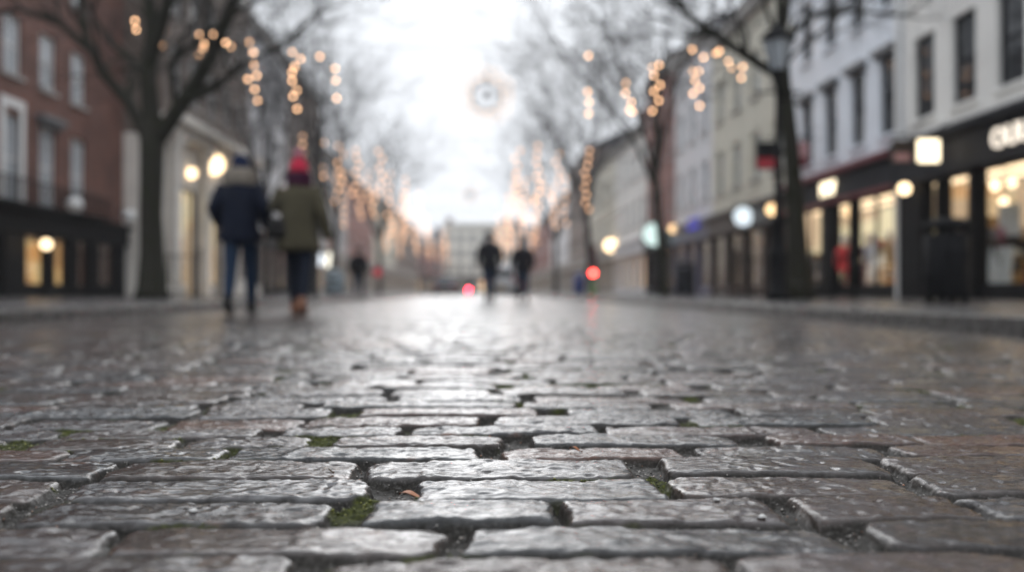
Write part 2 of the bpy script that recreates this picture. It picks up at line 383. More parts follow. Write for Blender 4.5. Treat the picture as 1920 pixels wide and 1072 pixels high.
def road_mat():
    m, nt, out = new_mat('wet_granite_setts'); L = nt.links.new
    A = {k: N(nt, 'ShaderNodeAttribute', attribute_name=k).outputs['Fac'] for k in ('stone', 'tone', 'hue', 'moss', 'wet')}
    tc = N(nt, 'ShaderNodeTexCoord')
    def noise(scale, sx=1, sy=1, sz=1, detail=5, rough=.6):
        mp = N(nt, 'ShaderNodeMapping'); mp.inputs['Scale'].default_value = (sx, sy, sz); L(tc.outputs['Object'], mp.inputs['Vector'])
        n = N(nt, 'ShaderNodeTexNoise'); n.inputs['Scale'].default_value = scale; n.inputs['Detail'].default_value = detail; n.inputs['Roughness'].default_value = rough
        L(mp.outputs[0], n.inputs['Vector']); return n.outputs['Fac']
    # stone colour: per-stone tone, mottled inside each stone
    base = ramp(nt, [(0, (.010, .009, .009)), (.2, (.036, .021, .015)), (.38, (.016, .017, .0185)), (.52, (.044, .040, .040)), (.66, (.062, .026, .015)), (.8, (.014, .017, .019)), (1, (.046, .033, .028))])
    L(A['tone'], base.inputs['Fac'])
    mot = ramp(nt, [(.3, (.35, .32, .30)), (.5, (1, 1, 1)), (.7, (1.7, 1.62, 1.58))]); L(noise(42, 1, 1.2, 1, 8, .72), mot.inputs['Fac'])
    mu = N(nt, 'ShaderNodeMix', data_type='RGBA', blend_type='MULTIPLY'); mu.inputs[0].default_value = 1; L(base.outputs[0], mu.inputs[6]); L(mot.outputs[0], mu.inputs[7])
    rust = ramp(nt, [(.60, (0, 0, 0)), (.70, (1, 1, 1))]); L(noise(6.5, 1, 1.6, 1, 6, .7), rust.inputs['Fac'])
    mr_ = N(nt, 'ShaderNodeMix', data_type='RGBA'); mr_.inputs[7].default_value = (.13, .055, .028, 1); L(mu.outputs[2], mr_.inputs[6])
    rf = N(nt, 'ShaderNodeMath', operation='MULTIPLY'); rf.inputs[1].default_value = .75; L(rust.outputs[0], rf.inputs[0]); L(rf.outputs[0], mr_.inputs[0])
    # joint: gritty dark mortar and moss
    jr = ramp(nt, [(.35, (.010, .009, .0075)), (.55, (.026, .023, .019)), (.72, (.09, .085, .08))]); L(noise(260, detail=3), jr.inputs['Fac'])
    mj = N(nt, 'ShaderNodeMix', data_type='RGBA'); L(A['stone'], mj.inputs[0]); L(jr.outputs[0], mj.inputs[6]); L(mr_.outputs[2], mj.inputs[7])
    mg = ramp(nt, [(.35, (.014, .016, .005)), (.6, (.046, .052, .011)), (.8, (.12, .125, .022))]); L(noise(180, detail=4), mg.inputs['Fac'])
    mm = N(nt, 'ShaderNodeMix', data_type='RGBA'); L(A['moss'], mm.inputs[0]); L(mj.outputs[2], mm.inputs[6]); L(mg.outputs[0], mm.inputs[7])
    b = N(nt, 'ShaderNodeBsdfPrincipled'); L(mm.outputs[2], b.inputs['Base Color']); b.inputs['IOR'].default_value = 1.45
    # wet film: glossy patches beside damp rougher stone
    rg = N(nt, 'ShaderNodeMapRange'); rg.inputs['From Min'].default_value = .35; rg.inputs['From Max'].default_value = .68; rg.inputs['To Min'].default_value = .10; rg.inputs['To Max'].default_value = .34
    L(noise(55, 1, 1.3, 1, 6, .7), rg.inputs['Value'])
    w1 = N(nt, 'ShaderNodeMath', operation='MULTIPLY_ADD'); w1.inputs[1].default_value = -.06; L(A['wet'], w1.inputs[0]); L(rg.outputs[0], w1.inputs[2])
    jrough = N(nt, 'ShaderNodeMix', data_type='FLOAT'); jrough.inputs[2].default_value = .5; L(A['stone'], jrough.inputs[0]); L(w1.outputs[0], jrough.inputs[3])
    mrough = N(nt, 'ShaderNodeMix', data_type='FLOAT'); mrough.inputs[3].default_value = .8; L(A['moss'], mrough.inputs[0]); L(jrough.outputs[0], mrough.inputs[2])
    L(mrough.outputs[0], b.inputs['Roughness'])
    sp_ = N(nt, 'ShaderNodeMapRange'); sp_.inputs['To Min'].default_value = .15; sp_.inputs['To Max'].default_value = .28; L(A['stone'], sp_.inputs['Value']); L(sp_.outputs[0], b.inputs['Specular IOR Level'])
    # fine chisel grain
    h1 = noise(75, 1, 1.3, 1, 5, .65); h2 = noise(260, 1, 1.2, 1, 3, .6)
    hm = N(nt, 'ShaderNodeMath', operation='MULTIPLY_ADD'); hm.inputs[1].default_value = .35; L(h2, hm.inputs[0]); L(h1, hm.inputs[2])
    bp = N(nt, 'ShaderNodeBump'); bp.inputs['Strength'].default_value = .45; bp.inputs['Distance'].default_value = .0025; L(hm.outputs[0], bp.inputs['Height']); L(bp.outputs[0], b.inputs['Normal'])
    # thin water film over it all, thickest in the wet patches
    cw = N(nt, 'ShaderNodeMapRange'); cw.inputs['To Min'].default_value = .65; cw.inputs['To Max'].default_value = 1.0; L(A['wet'], cw.inputs['Value'])
    dry = ramp(nt, [(.40, (.12, .12, .12)), (.54, (1, 1, 1))]); L(noise(36, 1, 1.25, 1, 9, .76), dry.inputs['Fac'])
    sp2 = ramp(nt, [(.58, (1, 1, 1)), (.66, (.1, .1, .1))]); L(noise(120, 1, 1.2, 1, 4, .7), sp2.inputs['Fac'])
    cd1 = N(nt, 'ShaderNodeMath', operation='MULTIPLY'); L(dry.outputs[0], cd1.inputs[0]); L(sp2.outputs[0], cd1.inputs[1])
    cd2 = N(nt, 'ShaderNodeMath', operation='MULTIPLY'); L(cw.outputs[0], cd2.inputs[0]); L(cd1.outputs[0], cd2.inputs[1])
    cs = N(nt, 'ShaderNodeMath', operation='MULTIPLY'); L(cd2.outputs[0], cs.inputs[0]); L(A['stone'], cs.inputs[1]); L(cs.outputs[0], b.inputs['Coat Weight'])
    # relief too fine for the mesh further off counts as roughness there
    sy = N(nt, 'ShaderNodeSeparateXYZ'); L(tc.outputs['Object'], sy.inputs[0]); cr_ = N(nt, 'ShaderNodeMapRange'); cr_.inputs['From Min'].default_value = 2.6; cr_.inputs['From Max'].default_value = 9; cr_.inputs['To Min'].default_value = .14; cr_.inputs['To Max'].default_value = .36
    L(sy.outputs['Y'], cr_.inputs['Value']); L(cr_.outputs[0], b.inputs['Coat Roughness']); b.inputs['Coat IOR'].default_value = 1.46
    bc = N(nt, 'ShaderNodeBump'); bc.inputs['Strength'].default_value = .20; bc.inputs['Distance'].default_value = .0018; L(h1, bc.inputs['Height']); L(bc.outputs[0], b.inputs['Coat Normal'])
    L(b.outputs[0], out.inputs['Surface'])
    return m

road_me = road_mesh(); M['road'] = road_mat(); road_me.materials.append(M['road'])
tag(link('road', road_me), kind='structure', label='wet granite sett roadway with mossy joints', cat='road')

def z_road(x, y):
    z = sett_field(np.array([[x]]), np.array([[y]]), True); return float(z[0][0, 0]), float(z[1][0, 0]), float(z[4][0, 0])

# ground under everything, pavements, kerbs
PZ = .08
M['flag'] = mottled('wet_flagstone', (.085, .08, .078), .26, .3, 1.3, bump=.15, bscale=30, rough_var=.14)
g = MB().quad((-400, -100, -.12), (400, -100, -.12), (400, 600, -.12), (-400, 600, -.12)).build('ground', mottled('ground_earth', (.16, .15, .14), .9, .2, .2)); tag(g, kind='structure')
def flags(name, x0, x1, y0, y1):
    mb = MB(); y = y0; r = 0
    while y < y1:
        dy = .62 if y < 40 else 2.5
        x = x0 - (.45 if r % 2 else 0)
        while x < x1:
            dx = .9 if y < 40 else 3.0
            a, b = max(x, x0), min(x+dx, x1)
            if b-a > .05:
                z = PZ + random.uniform(-.003, .003)
                mb.box(a+.004, b-.004, y+.004, y+dy-.004, -.05, z)
            x += dx
        y += dy; r += 1
    o = mb.build(name, M['flag']); tag(o, kind='structure'); return o
def kerb(x0, x1, y0, y1, name):
    mb = MB(); y = y0
    while y < y1:
        l = random.uniform(.85, 1.15) if y < 60 else 4
        mb.box(x0, x1, y+.005, y+l-.005, -.10, PZ+.006+random.uniform(-.003, .003)); y += l
    o = mb.build(name, M['kerb'], bevel=.012); tag(o, kind='structure')
XL, XR = -12.5, 10.4
kerb(RX0-.18, RX0, -8, 190, 'kerb'); kerb(RX1, RX1+.18, -8, 190, 'kerb')
flags('pavement', -14.0, RX0-.185, -8, 190); flags('pavement', RX1+.185, XR+.0, -8, 190)

# ------------------------------------------------------------------ buildings
def wall_grid(mb, w, z0, z1, holes, depth=.22, y=0.):
    ss = sorted({0, w, *[h[0] for h in holes], *[h[1] for h in holes]}); zs = sorted({z0, z1, *[h[2] for h in holes], *[h[3] for h in holes]})
    for a, b in zip(ss, ss[1:]):
        for c, d in zip(zs, zs[1:]):
            m, n = (a+b)/2, (c+d)/2
            if any(h[0] < m < h[1] and h[2] < n < h[3] for h in holes): continue
            mb.quad((a, y, c), (b, y, c), (b, y, d), (a, y, d))
    for s0, s1, c, d in holes:
        e = y+depth
        mb.quad((s0, y, c), (s0, e, c), (s1, e, c), (s1, y, c)); mb.quad((s0, y, d), (s1, y, d), (s1, e, d), (s0, e, d))
        mb.quad((s0, y, c), (s0, y, d), (s0, e, d), (s0, e, c)); mb.quad((s1, y, c), (s1, e, c), (s1, e, d), (s1, y, d))

_wc = {}
def window(root, s0, s1, c, d, frame, pane, sill=True, sillmat='stone_trim', bars=1, name='window'):
    w, h = round(s1-s0, 3), round(d-c, 3); key = (w, h, frame, bars)
    if key not in _wc:
        mb = MB(); t = .07
        for a, b, e, f in ((0, t, 0, h), (w-t, w, 0, h), (t, w-t, 0, t), (t, w-t, h-t, h), (t, w-t, h*.5-.03, h*.5+.03)): mb.box(a, b, .10, .17, e, f)
        for i in range(bars):
            x = t+(w-2*t)*(i+1)/(bars+1)
            mb.box(x-.014, x+.014, .115, .16, t, h*.5-.03); mb.box(x-.014, x+.014, .115, .16, h*.5+.03, h-t)
        pm = MB().box(t*.5, w-t*.5, .135, .145, t*.5, h-t*.5)
        sm = MB().box(-.08, w+.08, -.09, .098, -.10, 0)
        _wc[key] = (mb.mesh('window', M[frame]), {}, sm, pm)
    fm, panes, sm, pm = _wc[key]
    if pane not in panes: panes[pane] = pm.mesh('pane', M[pane])
    if ('s', sillmat) not in panes: panes[('s', sillmat)] = sm.mesh('sill', M[sillmat])
    o = part(name, fm, root, (s0, 0, c)); part('pane', panes[pane], o)
    if sill: part('sill', panes[('s', sillmat)], o)
    return o

def building(name, label, side, X, y0, y1, h, wall, floors, zbase=0., cols=None, win_w=1.0, frame='white_paint', pane='dark_glass',
             roof='flat', depth=11., sillmat='stone_trim', bars=1, cornice=True, skip=(), cornice_mat='stone_trim', rise=2.6, chimneys=()):
    """side -1 faces +X, +1 faces -X, 0 faces the camera (X is then its left edge, y0 its face, y1 its width). s runs along the street."""
    if side < 0: root = thing(name, label, 'building', (X, y0, 0), PI/2); w = y1-y0; S_ = lambda y: y-y0
    elif side > 0: root = thing(name, label, 'building', (X, y1, 0), -PI/2); w = y1-y0; S_ = lambda y: y1-y
    else: root = thing(name, label, 'building', (X, y0, 0), 0); w = y1; S_ = lambda x: x-X
    holes = []
    cols = cols if cols is not None else [w*(i+.5)/max(1, round(w/2.5)) for i in range(max(1, round(w/2.5)))]
    for fz, fh in floors:
        for c in cols:
            if (fz, c) in skip: continue
            holes.append((round(c-win_w/2, 3), round(c+win_w/2, 3), fz, fz+fh))
    mb = MB(); wall_grid(mb, w, zbase, h, holes)
    D = depth
    for a in (0, w):
        mb.quad((a, 0, 0 if zbase < 1 else zbase), (a, D, 0 if zbase < 1 else zbase), (a, D, h), (a, 0, h))
    mb.quad((0, D, 0), (w, D, 0), (w, D, h), (0, D, h))
    mb.quad((0, .22, zbase), (w, .22, zbase), (w, .22, h), (0, .22, h))
    if zbase > 1:
        mb.box(0, .22, .0, D, 0, zbase-.003); mb.box(w-.22, w, .0, D, 0, zbase-.003); mb.quad((0, 3.2, 0), (w, 3.2, 0), (w, 3.2, zbase), (0, 3.2, zbase))
    mb.build('wall', M[wall], root)
    for i, (a, b, c, d) in enumerate(holes): window(root, a, b, c, d, frame, pane, True, sillmat, bars)
    if roof == 'flat':
        mb = MB(); mb.box(.3, w-.3, .3, D-.3, h-.3, h+.02); r = mb.build('roof', M['lead'], root)
        MB().box(-.02, w+.02, -.10, .3, h, h+.55).box(-.02, w+.02, D-.3, D, h, h+.55).box(-.02, .3, .3, D-.3, h, h+.55).box(w-.3, w+.02, .3, D-.3, h, h+.55).build('parapet', M[wall], root)
    else:
        mb = MB(); e = .35
        mb.add([(-.02, -e, h), (w+.02, -e, h), (w+.02, D+e, h), (-.02, D+e, h), (-.02, D/2, h+rise), (w+.02, D/2, h+rise)],
               [(0, 1, 5, 4), (2, 3, 4, 5), (0, 4, 3), (1, 2, 5), (0, 3, 2, 1)])
        r = mb.build('roof', M['slate'], root)
    for cx in chimneys:
        hb = h+(.1 if roof == 'flat' else rise-.5)
        c = MB(); c.box(cx-.75, cx+.75, D/2-.4, D/2+.4, hb-.6, hb+1.6); c.box(cx-.85, cx+.85, D/2-.5, D/2+.5, hb+1.6, hb+1.75)
        ch = c.build('chimney', M['brick'], root)
        p = MB()
        for dx in (-.45, 0, .45): p.rings([(cx+dx, D/2, hb+1.751, .13, .13), (cx+dx, D/2, hb+2.25, .10, .10)], 10)
        p.build('chimney_pot', M['umber'], ch)
    if cornice:
        MB().box(-.01, w+.01, -.28, -.003, h-.45, h-.15).box(-.01, w+.01, -.18, -.002, h-.62, h-.451).build('cornice', M[cornice_mat], root)
    root['w'] = w
    return root, S_, w

def shopfront(root, w, ztop, fascia, frame, bays, s_from=0., s_to=None, fh=.75, inner='lit_dim', riser=.5, out=.10, depth=2.3, cornice_mat=None, ceil=None):
    """bays: (s0, s1, kind, lit material). Everything between the bays is panelled pier."""
    s_to = w if s_to is None else s_to
    MB().box(s_from, s_to, -out-.12, .2, ztop-fh, ztop-.10).build('fascia', M[fascia], root)
    MB().box(s_from, s_to, -out-.30, .2, ztop-.099, ztop+.06).box(s_from, s_to, -out-.20, .19, ztop-fh-.09, ztop-fh-.001).build('shop_cornice', M[cornice_mat or fascia], root)
    zg = ztop-fh-.092; cur = s_from; edges = sorted(bays)
    for i, (a, b, kind, lit) in enumerate(edges):
        if a-cur > .02:
            MB().box(cur, a, -out, .18, PZ-.02, zg).box(cur+.03, a-.03, -out-.03, -out-.001, PZ+.35, zg-.2).build('pilaster', M[frame], root)
        cur = b
        fr = MB(); t = .06
        fr.box(a, a+t, 0, .10, PZ, zg); fr.box(b-t, b, 0, .10, PZ, zg); fr.box(a+t, b-t, 0, .10, zg-t, zg)
        if kind == 'door':
            o = fr.build('door', M[frame], root)
            MB().box(a+t, b-t, .02, .08, PZ+.01, PZ+.35).box(a+t, a+t+.09, .02, .08, PZ+.351, zg-t).box(b-t-.09, b-t, .02, .08, PZ+.351, zg-t).build('door_leaf', M[frame], o)
            MB().box(a+t+.09, b-t-.09, .045, .055, PZ+.35, zg-t).build('pane', M['glass'], o)
            MB().tube([(a+t+.045, -.02, 1.0), (a+t+.045, -.05, 1.05), (a+t+.045, -.05, 1.35), (a+t+.045, -.02, 1.4)], [.012]*4, 6).build('handle', M['steel'], o)
        else:
            fr.box(a+t, b-t, 0, .10, riser-.05, riser)
            nb = max(1, round((b-a)/1.5))
            for q in range(1, nb): fr.box(a+(b-a)*q/nb-.025, a+(b-a)*q/nb+.025, .01, .09, riser, zg-t)
            o = fr.build('shop_window', M[frame], root)
            MB().box(a+t, b-t, .045, .055, riser, zg-t).build('pane', M['glass'], o)
            MB().box(a+t, b-t, -.02, .09, PZ-.02, riser-.051).build('stall_riser', M[frame], o)
        e = depth-.02
        # the room behind: one open shop, its back wall lit display by display
        a2 = s_from+.24 if i == 0 else (edges[i-1][1]+a)/2+.002; b2 = s_to-.24 if i == len(edges)-1 else (edges[i+1][0]+b)/2-.002
        MB().quad((a2, .2, PZ), (b2, .2, PZ), (b2, e, PZ), (a2, e, PZ)).build('shop_floor', M['floor'], o); MB().quad((a2, .2, zg+.05), (a2, e, zg+.05), (b2, e, zg+.05), (b2, .2, zg+.05)).build('shop_ceiling', M['floor'], o)
        dw = MB().box(a2+.004, b2-.004, depth-.019, depth+.02, PZ+.002, zg+.048)
        if i == 0: dw.box(a2+.004, a2+.03, .21, depth-.02, PZ+.002, zg+.048)
        dw.build('display_wall', M[lit], o)
        if ceil: MB().box(a2+.15, b2-.15, .55, .75, zg-.03, zg+.04).box(a2+.15, b2-.15, 1.35, 1.5, zg-.03, zg+.04).build('added_fill_strip', M['added_fill'], o)  # glowing strips added under the ceiling to brighten the goods
    if s_to-cur > .02: MB().box(cur, s_to, -out, .18, PZ-.02, zg).build('pilaster', M[frame], root)

def dL(px, X): return X*FPX/(px-900)          # depth along a facade where a picture column meets it
# --- left: brick townhouse over a black shop
B, Sf, w = building('brick_townhouse', 'brown red brick townhouse over a black shopfront with iron balcony', -1, -14.0, 17.0, 35.4, 13.2, 'brick',
    [(2.95, 2.6), (6.75, 1.8), (10.1, 1.6)], zbase=2.75, cols=[1.3, 3.5, 5.7, 7.9, 10.1, 12.3, 14.5], win_w=1.1, pane='pale_glass', chimneys=(3., 14.), bars=2)
shopfront(B, w, 2.75, 'black_paint', 'black_paint', [(.4, 3.2, 'window', 'lit_dim'), (3.6, 6.0, 'window', 'lit_ochre'), (7.2, 9.45, 'window', 'lit_ochre'), (10.75, 12.2, 'window', 'lit_ochre'), (12.6, 13.7, 'window', 'lit_ochre'), (14.3, 15.3, 'door', 'lit_ochre'), (16., 17.6, 'window', 'lit_ochre')], fh=.62)
MB().box(9.4, 9.66, -.04, -.003, 2.95, 5.75).box(10.54, 10.8, -.04, -.003, 2.95, 5.75).box(9.4, 10.8, -.05, -.003, 5.751, 6.02).build('window_surround', M['white_paint'], B)
MB().box(11.5, 13.1, -.30, -.003, 5.7, 5.86).box(11.6, 13.0, -.18, -.003, 5.56, 5.699).build('window_hood', M['lead'], B)
bal = MB(); bal.box(.3, 15.6, -.75, -.13, 2.815, 2.86); bal.box(.3, 15.6, -.74, -.70, 3.5, 3.55)
for i in range(92): bal.box(.32+i*.1665, .342+i*.1665, -.73, -.708, 2.861, 3.499)
bal.build('balcony', M['iron'], B)
def wall_globe(px, py, d, r, mat, label, X, side, cat='lamp'):
    p = at(px, py, d)
    t = thing('wall_lamp', label, cat, (X, p.y, p.z), PI/2 if side < 0 else -PI/2, 'wall lamps along the shopfronts')
    MB().ball((0, -.34, 0), r, 16, 10).build('lamp_globe', M[mat], t)
    MB().tube([(0, -.05, .18), (0, -.2, .24), (0, -.34, .2), (0, -.34, r*.95)], [.018]*4, 8).build('bracket', M['iron'], t)
    MB().box(-.06, .06, -.06, .0, .08, .28).build('wall_plate', M['iron'], t)
    return t
wall_globe(75, 383, 28.2, .24, 'white_paint', 'unlit white globe lamp on the balcony front of the brick townhouse', -13.2, -1)
wall_globe(222, 405, 33.6, .26, 'white_paint', 'unlit white globe lamp near the corner of the brick townhouse', -13.6, -1)
wall_globe(68, 458, 27.6, .16, 'globe_hot', 'glowing globe lamp over the amber window of the black left shop', -13.8, -1)

# --- left: bank with pale classical ground floor
bl = 13.0
B, Sf, w = building('stone_bank', 'brown stone bank with a tall pale classical ground floor and lit doorway', -1, XL, 35.45, 48.5, 15.6, 'brown_stone',
    [(8.3, 2.1), (11.6, 2.1)], zbase=7.2, cols=[1.6, 4.0, 6.5, 9.0, 11.5], win_w=1.15, pane='dark_glass')
holes = [(1.6, 4.0, PZ, 4.6), (4.9, 7.5, PZ, 4.8), (8.8, 10.4, .9, 4.6), (11.0, 12.4, .9, 4.6)]
mb = MB(); wall_grid(mb, w, 0, 6.5, holes, .10, -.12); mb.box(-.02, .16, -.119, 3, 0, 6.5); mb.box(w-.16, w+.02, -.119, 3, 0, 6.5); mb.build('ground_floor_wall', M['pale_stone'], B)
MB().box(-.35, w+.2, -.95, .2, 6.9, 7.25).box(-.25, w+.12, -.6, .2, 6.5, 6.899).build('entablature', M['pale_stone'], B)
for s in (.55, 4.4, 8.0, 12.75):
    MB().box(s-.42, s+.42, -.62, -.122, PZ, .55).rings([(s, -.36, .551, .36, .23), (s, -.36, .8, .31, .20), (s, -.36, 5.9, .27, .18), (s, -.36, 6.15, .38, .24)], 16).box(s-.42, s+.42, -.62, -.122, 6.151, 6.498).build('column', M['pale_stone'], B)
for (a, b, c, d), lit in zip(holes, ('lit_cream', 'lit_cream', 'lit_dim', 'lit_dim')):
    o = MB().box(a, a+.1, -.06, .02, c, d).box(b-.1, b, -.06, .02, c, d).box(a+.1, b-.1, -.06, .02, d-.12, d).box((a+b)/2-.04, (a+b)/2+.04, -.05, .01, c, d-.121).build('doorway' if c < .5 else 'window', M['umber'], B)
    MB().box(a+.05, b-.05, -.02, -.01, c, d-.05).build('pane', M['glass'], o)
    MB().box(a-.1, b+.1, .20, .24, c, d+.1).build('display_wall', M[lit], o)
    MB().box(a-.1, b+.1, .0, .19, c-.04, c-.002).build('shop_interior', M['floor'], o)
wall_globe(353, 325, 37.8, .22, 'globe_hot', 'small glowing globe lamp left of the bank doorway', XL-.1, -1)
wall_globe(408, 309, 41.0, .46, 'globe_hot', 'large glowing globe lamp beside the bank doorway, behind the man in navy', XL-.1, -1)

def simple(name, label, side, X, y0, y1, h, wall, ztop=3.6, fascia='charcoal', lit='lit_dim', floors=None, roof='gable', rise=2.4, pane='dark_glass', win_w=1.1, frame='white_paint', bay_w=2.6, chim=True, depth=11.):
    floors = floors or [(z, 1.8) for z in np.arange(ztop+1.0, h-2.2, 3.1)]
    B, Sf, w = building(name, label, side, X, y0, y1, h, wall, floors, zbase=ztop, win_w=win_w, pane=pane, roof=roof, rise=rise, frame=frame, chimneys=(1.2, w_-1.2) if chim and (w_ := (y1-y0 if side else y1)) > 5 else (), depth=depth)
    n = max(1, round(w/bay_w)); bays = []
    for i in range(n):
        a = w*i/n+.2; b = w*(i+1)/n-.2
        li = lit if isinstance(lit, str) else lit[i % len(lit)]
        bays.append((a, b, 'door' if i == n//2 and n > 1 else 'window', li))
    shopfront(B, w, ztop, fascia, fascia, bays)
    return B, Sf, w
simple('pale_townhouse', 'tall pale grey townhouse beyond the bank, half behind bare trees', -1, XL, 48.55, 58, 15.2, 'pale_render', fascia='charcoal', lit=['lit_far', 'lit_dim'])
simple('dark_townhouse', 'dark brown grey townhouse with steep roofline beyond the pale one', -1, XL, 58.05, 69, 15.0, 'umber_render', lit=['lit_dim', 'lit_far'])
simple('grey_townhouse', 'grey rendered house with slate roof on the left row', -1, XL, 69.05, 84, 11.6, 'grey_render', fascia='stone_trim', lit=['lit_far', 'lit_far'])
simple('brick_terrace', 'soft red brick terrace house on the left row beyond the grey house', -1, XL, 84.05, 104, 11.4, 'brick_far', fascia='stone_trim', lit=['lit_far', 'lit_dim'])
simple('cream_terrace', 'cream terrace house far down the left row', -1, XL, 104.05, 132, 11.8, 'cream_render', fascia='stone_trim', lit=['lit_far', 'lit_far'])
simple('brown_terrace', 'brown terrace house at the far end of the left row', -1, XL, 132.05, 180, 12.2, 'umber_render', fascia='stone_trim', lit=['lit_far', 'lit_far'], bay_w=4)
# --- end of the street
simple('cream_corner_house', 'cream house closing the far end of the street', 0, -8.0, 192, 15.0, 14.5, 'haze_pale_cream', lit=['lit_far', 'lit_dim'], bay_w=4, roof='flat')
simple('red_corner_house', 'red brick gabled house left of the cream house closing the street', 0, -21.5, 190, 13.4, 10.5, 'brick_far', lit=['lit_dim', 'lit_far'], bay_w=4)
simple('grey_corner_house', 'grey house right of the cream house closing the street', 0, 7.1, 194, 13.0, 12.8, 'grey_render', lit=['lit_dim', 'lit_far'], bay_w=4)

# --- right: white building with charcoal shop
B, Sf, w = building('white_building', 'off white painted building over a charcoal shop with lit letters', 1, XR, 9.5, 21.45, 14.2, 'white_render',
    [(4.3, 1.95), (7.4, 1.9), (10.4, 1.7)], zbase=3.75, cols=[21.45-y for y in (20.45, 18.75, 17.05, 15.35, 13.65, 11.95, 10.5)], win_w=.95, frame='charcoal', roof='flat', cornice_mat='white_render', sillmat='white_render')
R1 = B
shopfront(B, w, 3.75, 'charcoal', 'black_paint', [(21.45-y1, 21.45-y0, k, l) for y0, y1, k, l in ((9.9, 13.2, 'window', 'lit_tan'), (13.5, 15.7, 'window', 'lit_tan'), (15.9, 18.15, 'window', 'lit_tan'), (18.4, 19.55, 'window', 'lit_tan'), (19.75, 20.35, 'door', 'lit_tan'))], fh=.85, riser=.42, ceil=True)
MB().box(1.0, w, -.17, -.003, 3.82, 4.02).build('string_course', M['white_render'], B)
cu = bpy.data.curves.new('shop_letters', 'FONT'); cu.body = 'OUU'; cu.size = .56; cu.extrude = .03; cu.space_character = 1.05
tmp = bpy.data.objects.new('tmp_letters', cu); COL.objects.link(tmp); dg = bpy.context.evaluated_depsgraph_get()
lm = bpy.data.meshes.new_from_object(tmp.evaluated_get(dg)); bpy.data.objects.remove(tmp); lm.materials.append(M['letter'])
o = part('shop_letters', lm, B); o.location = (21.45-17.25, -.27, 3.06); o.rotation_euler = (PI/2, 0, 0)
B2f = None
# --- right: cool white building with maroon shop
B, Sf, w = building('cool_white_building', 'cool white painted building over a maroon trimmed clothes shop', 1, XR, 21.5, 29.45, 14.0, 'cool_render',
    [(4.25, 2.0), (7.5, 1.9), (10.5, 1.6)], zbase=3.7, cols=[29.45-y for y in (22.3, 24.1, 26.0, 27.9)], win_w=.9, frame='charcoal', roof='flat', cornice_mat='cool_render', sillmat='cool_render')
shopfront(B, w, 3.7, 'charcoal', 'black_paint', [(29.45-y1, 29.45-y0, k, l) for y0, y1, k, l in ((21.75, 24.3, 'window', 'lit_amber'), (24.45, 25.7, 'door', 'lit_amber'), (26.5, 28.9, 'window', 'lit_cream'))], fh=.8, riser=.45, cornice_mat='maroon', ceil=True)
for y in (22.3, 24.1, 26.0, 27.9):
    s = 29.45-y; MB().box(s-.62, s+.62, -.22, -.003, 6.33, 6.47).box(s-.55, s+.55, -.12, -.003, 6.256, 6.329).build('window_hood', M['lead'], B)
MB().box(w-.14, w-.03, -.13, -.02, PZ, 14.4).build('drainpipe', M['white_paint'], B)
cu = bpy.data.curves.new('shop_letters', 'FONT'); cu.body = 'MW'; cu.size = .58; cu.extrude = .03
tmp = bpy.data.objects.new('tmp_letters', cu); COL.objects.link(tmp); dg = bpy.context.evaluated_depsgraph_get()
lm = bpy.data.meshes.new_from_object(tmp.evaluated_get(dg)); bpy.data.objects.remove(tmp); lm.materials.append(M['sign_white'])
o = part('shop_letters', lm, B); o.location = (29.45-26.1, -.27, 3.05); o.rotation_euler = (PI/2, 0, 0)

# --- right, further along
simple('cream_building', 'cream building with pitched slate roof over a dark brown shop', 1, XR, 29.5, 39.4, 11.4, 'cream_render', ztop=3.5, fascia='umber', lit=['lit_dim', 'lit_dim'], roof='gable', rise=3.4, frame='cream_render', pane='pale_glass')
simple('pale_grey_building', 'pale grey building over a violet blue shop, behind bare twigs', 1, XR, 39.45, 47, 12.4, 'pale_render', ztop=3.5, fascia='violet_paint', lit=['lit_dim', 'lit_far'], pane='pale_glass')
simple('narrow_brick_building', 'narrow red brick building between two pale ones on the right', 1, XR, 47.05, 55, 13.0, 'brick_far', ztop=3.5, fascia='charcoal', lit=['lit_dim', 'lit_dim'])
simple('white_corner_building', 'white building with a glowing doorway on the right row', 1, XR, 55.05, 68, 11.0, 'white_render', ztop=3.6, fascia='pale_render', lit=['lit_far', 'lit_dim'], pane='pale_glass')
simple('ivory_building', 'ivory building beyond the white one on the right row', 1, XR, 68.05, 84, 11.5, 'cream_render', ztop=3.6, fascia='stone_trim', lit=['lit_far', 'lit_far'], pane='pale_glass')
simple('dark_roofed_building', 'tall brown building with dark roof on the right row', 1, XR, 84.05, 104, 14.0, 'umber_render', ztop=3.6, fascia='stone_trim', lit=['lit_far', 'lit_far'])
simple('pale_terrace', 'pale terrace far down the right row', 1, XR, 104.05, 130, 12.0, 'pale_render', ztop=3.6, fascia='stone_trim', lit=['lit_far', 'lit_dim'])
simple('brown_brick_terrace', 'red brick terrace at the far end of the right row', 1, XR, 130.05, 186, 12.0, 'brick_far', ztop=3.6, fascia='stone_trim', lit=['lit_far', 'lit_far'], bay_w=4)

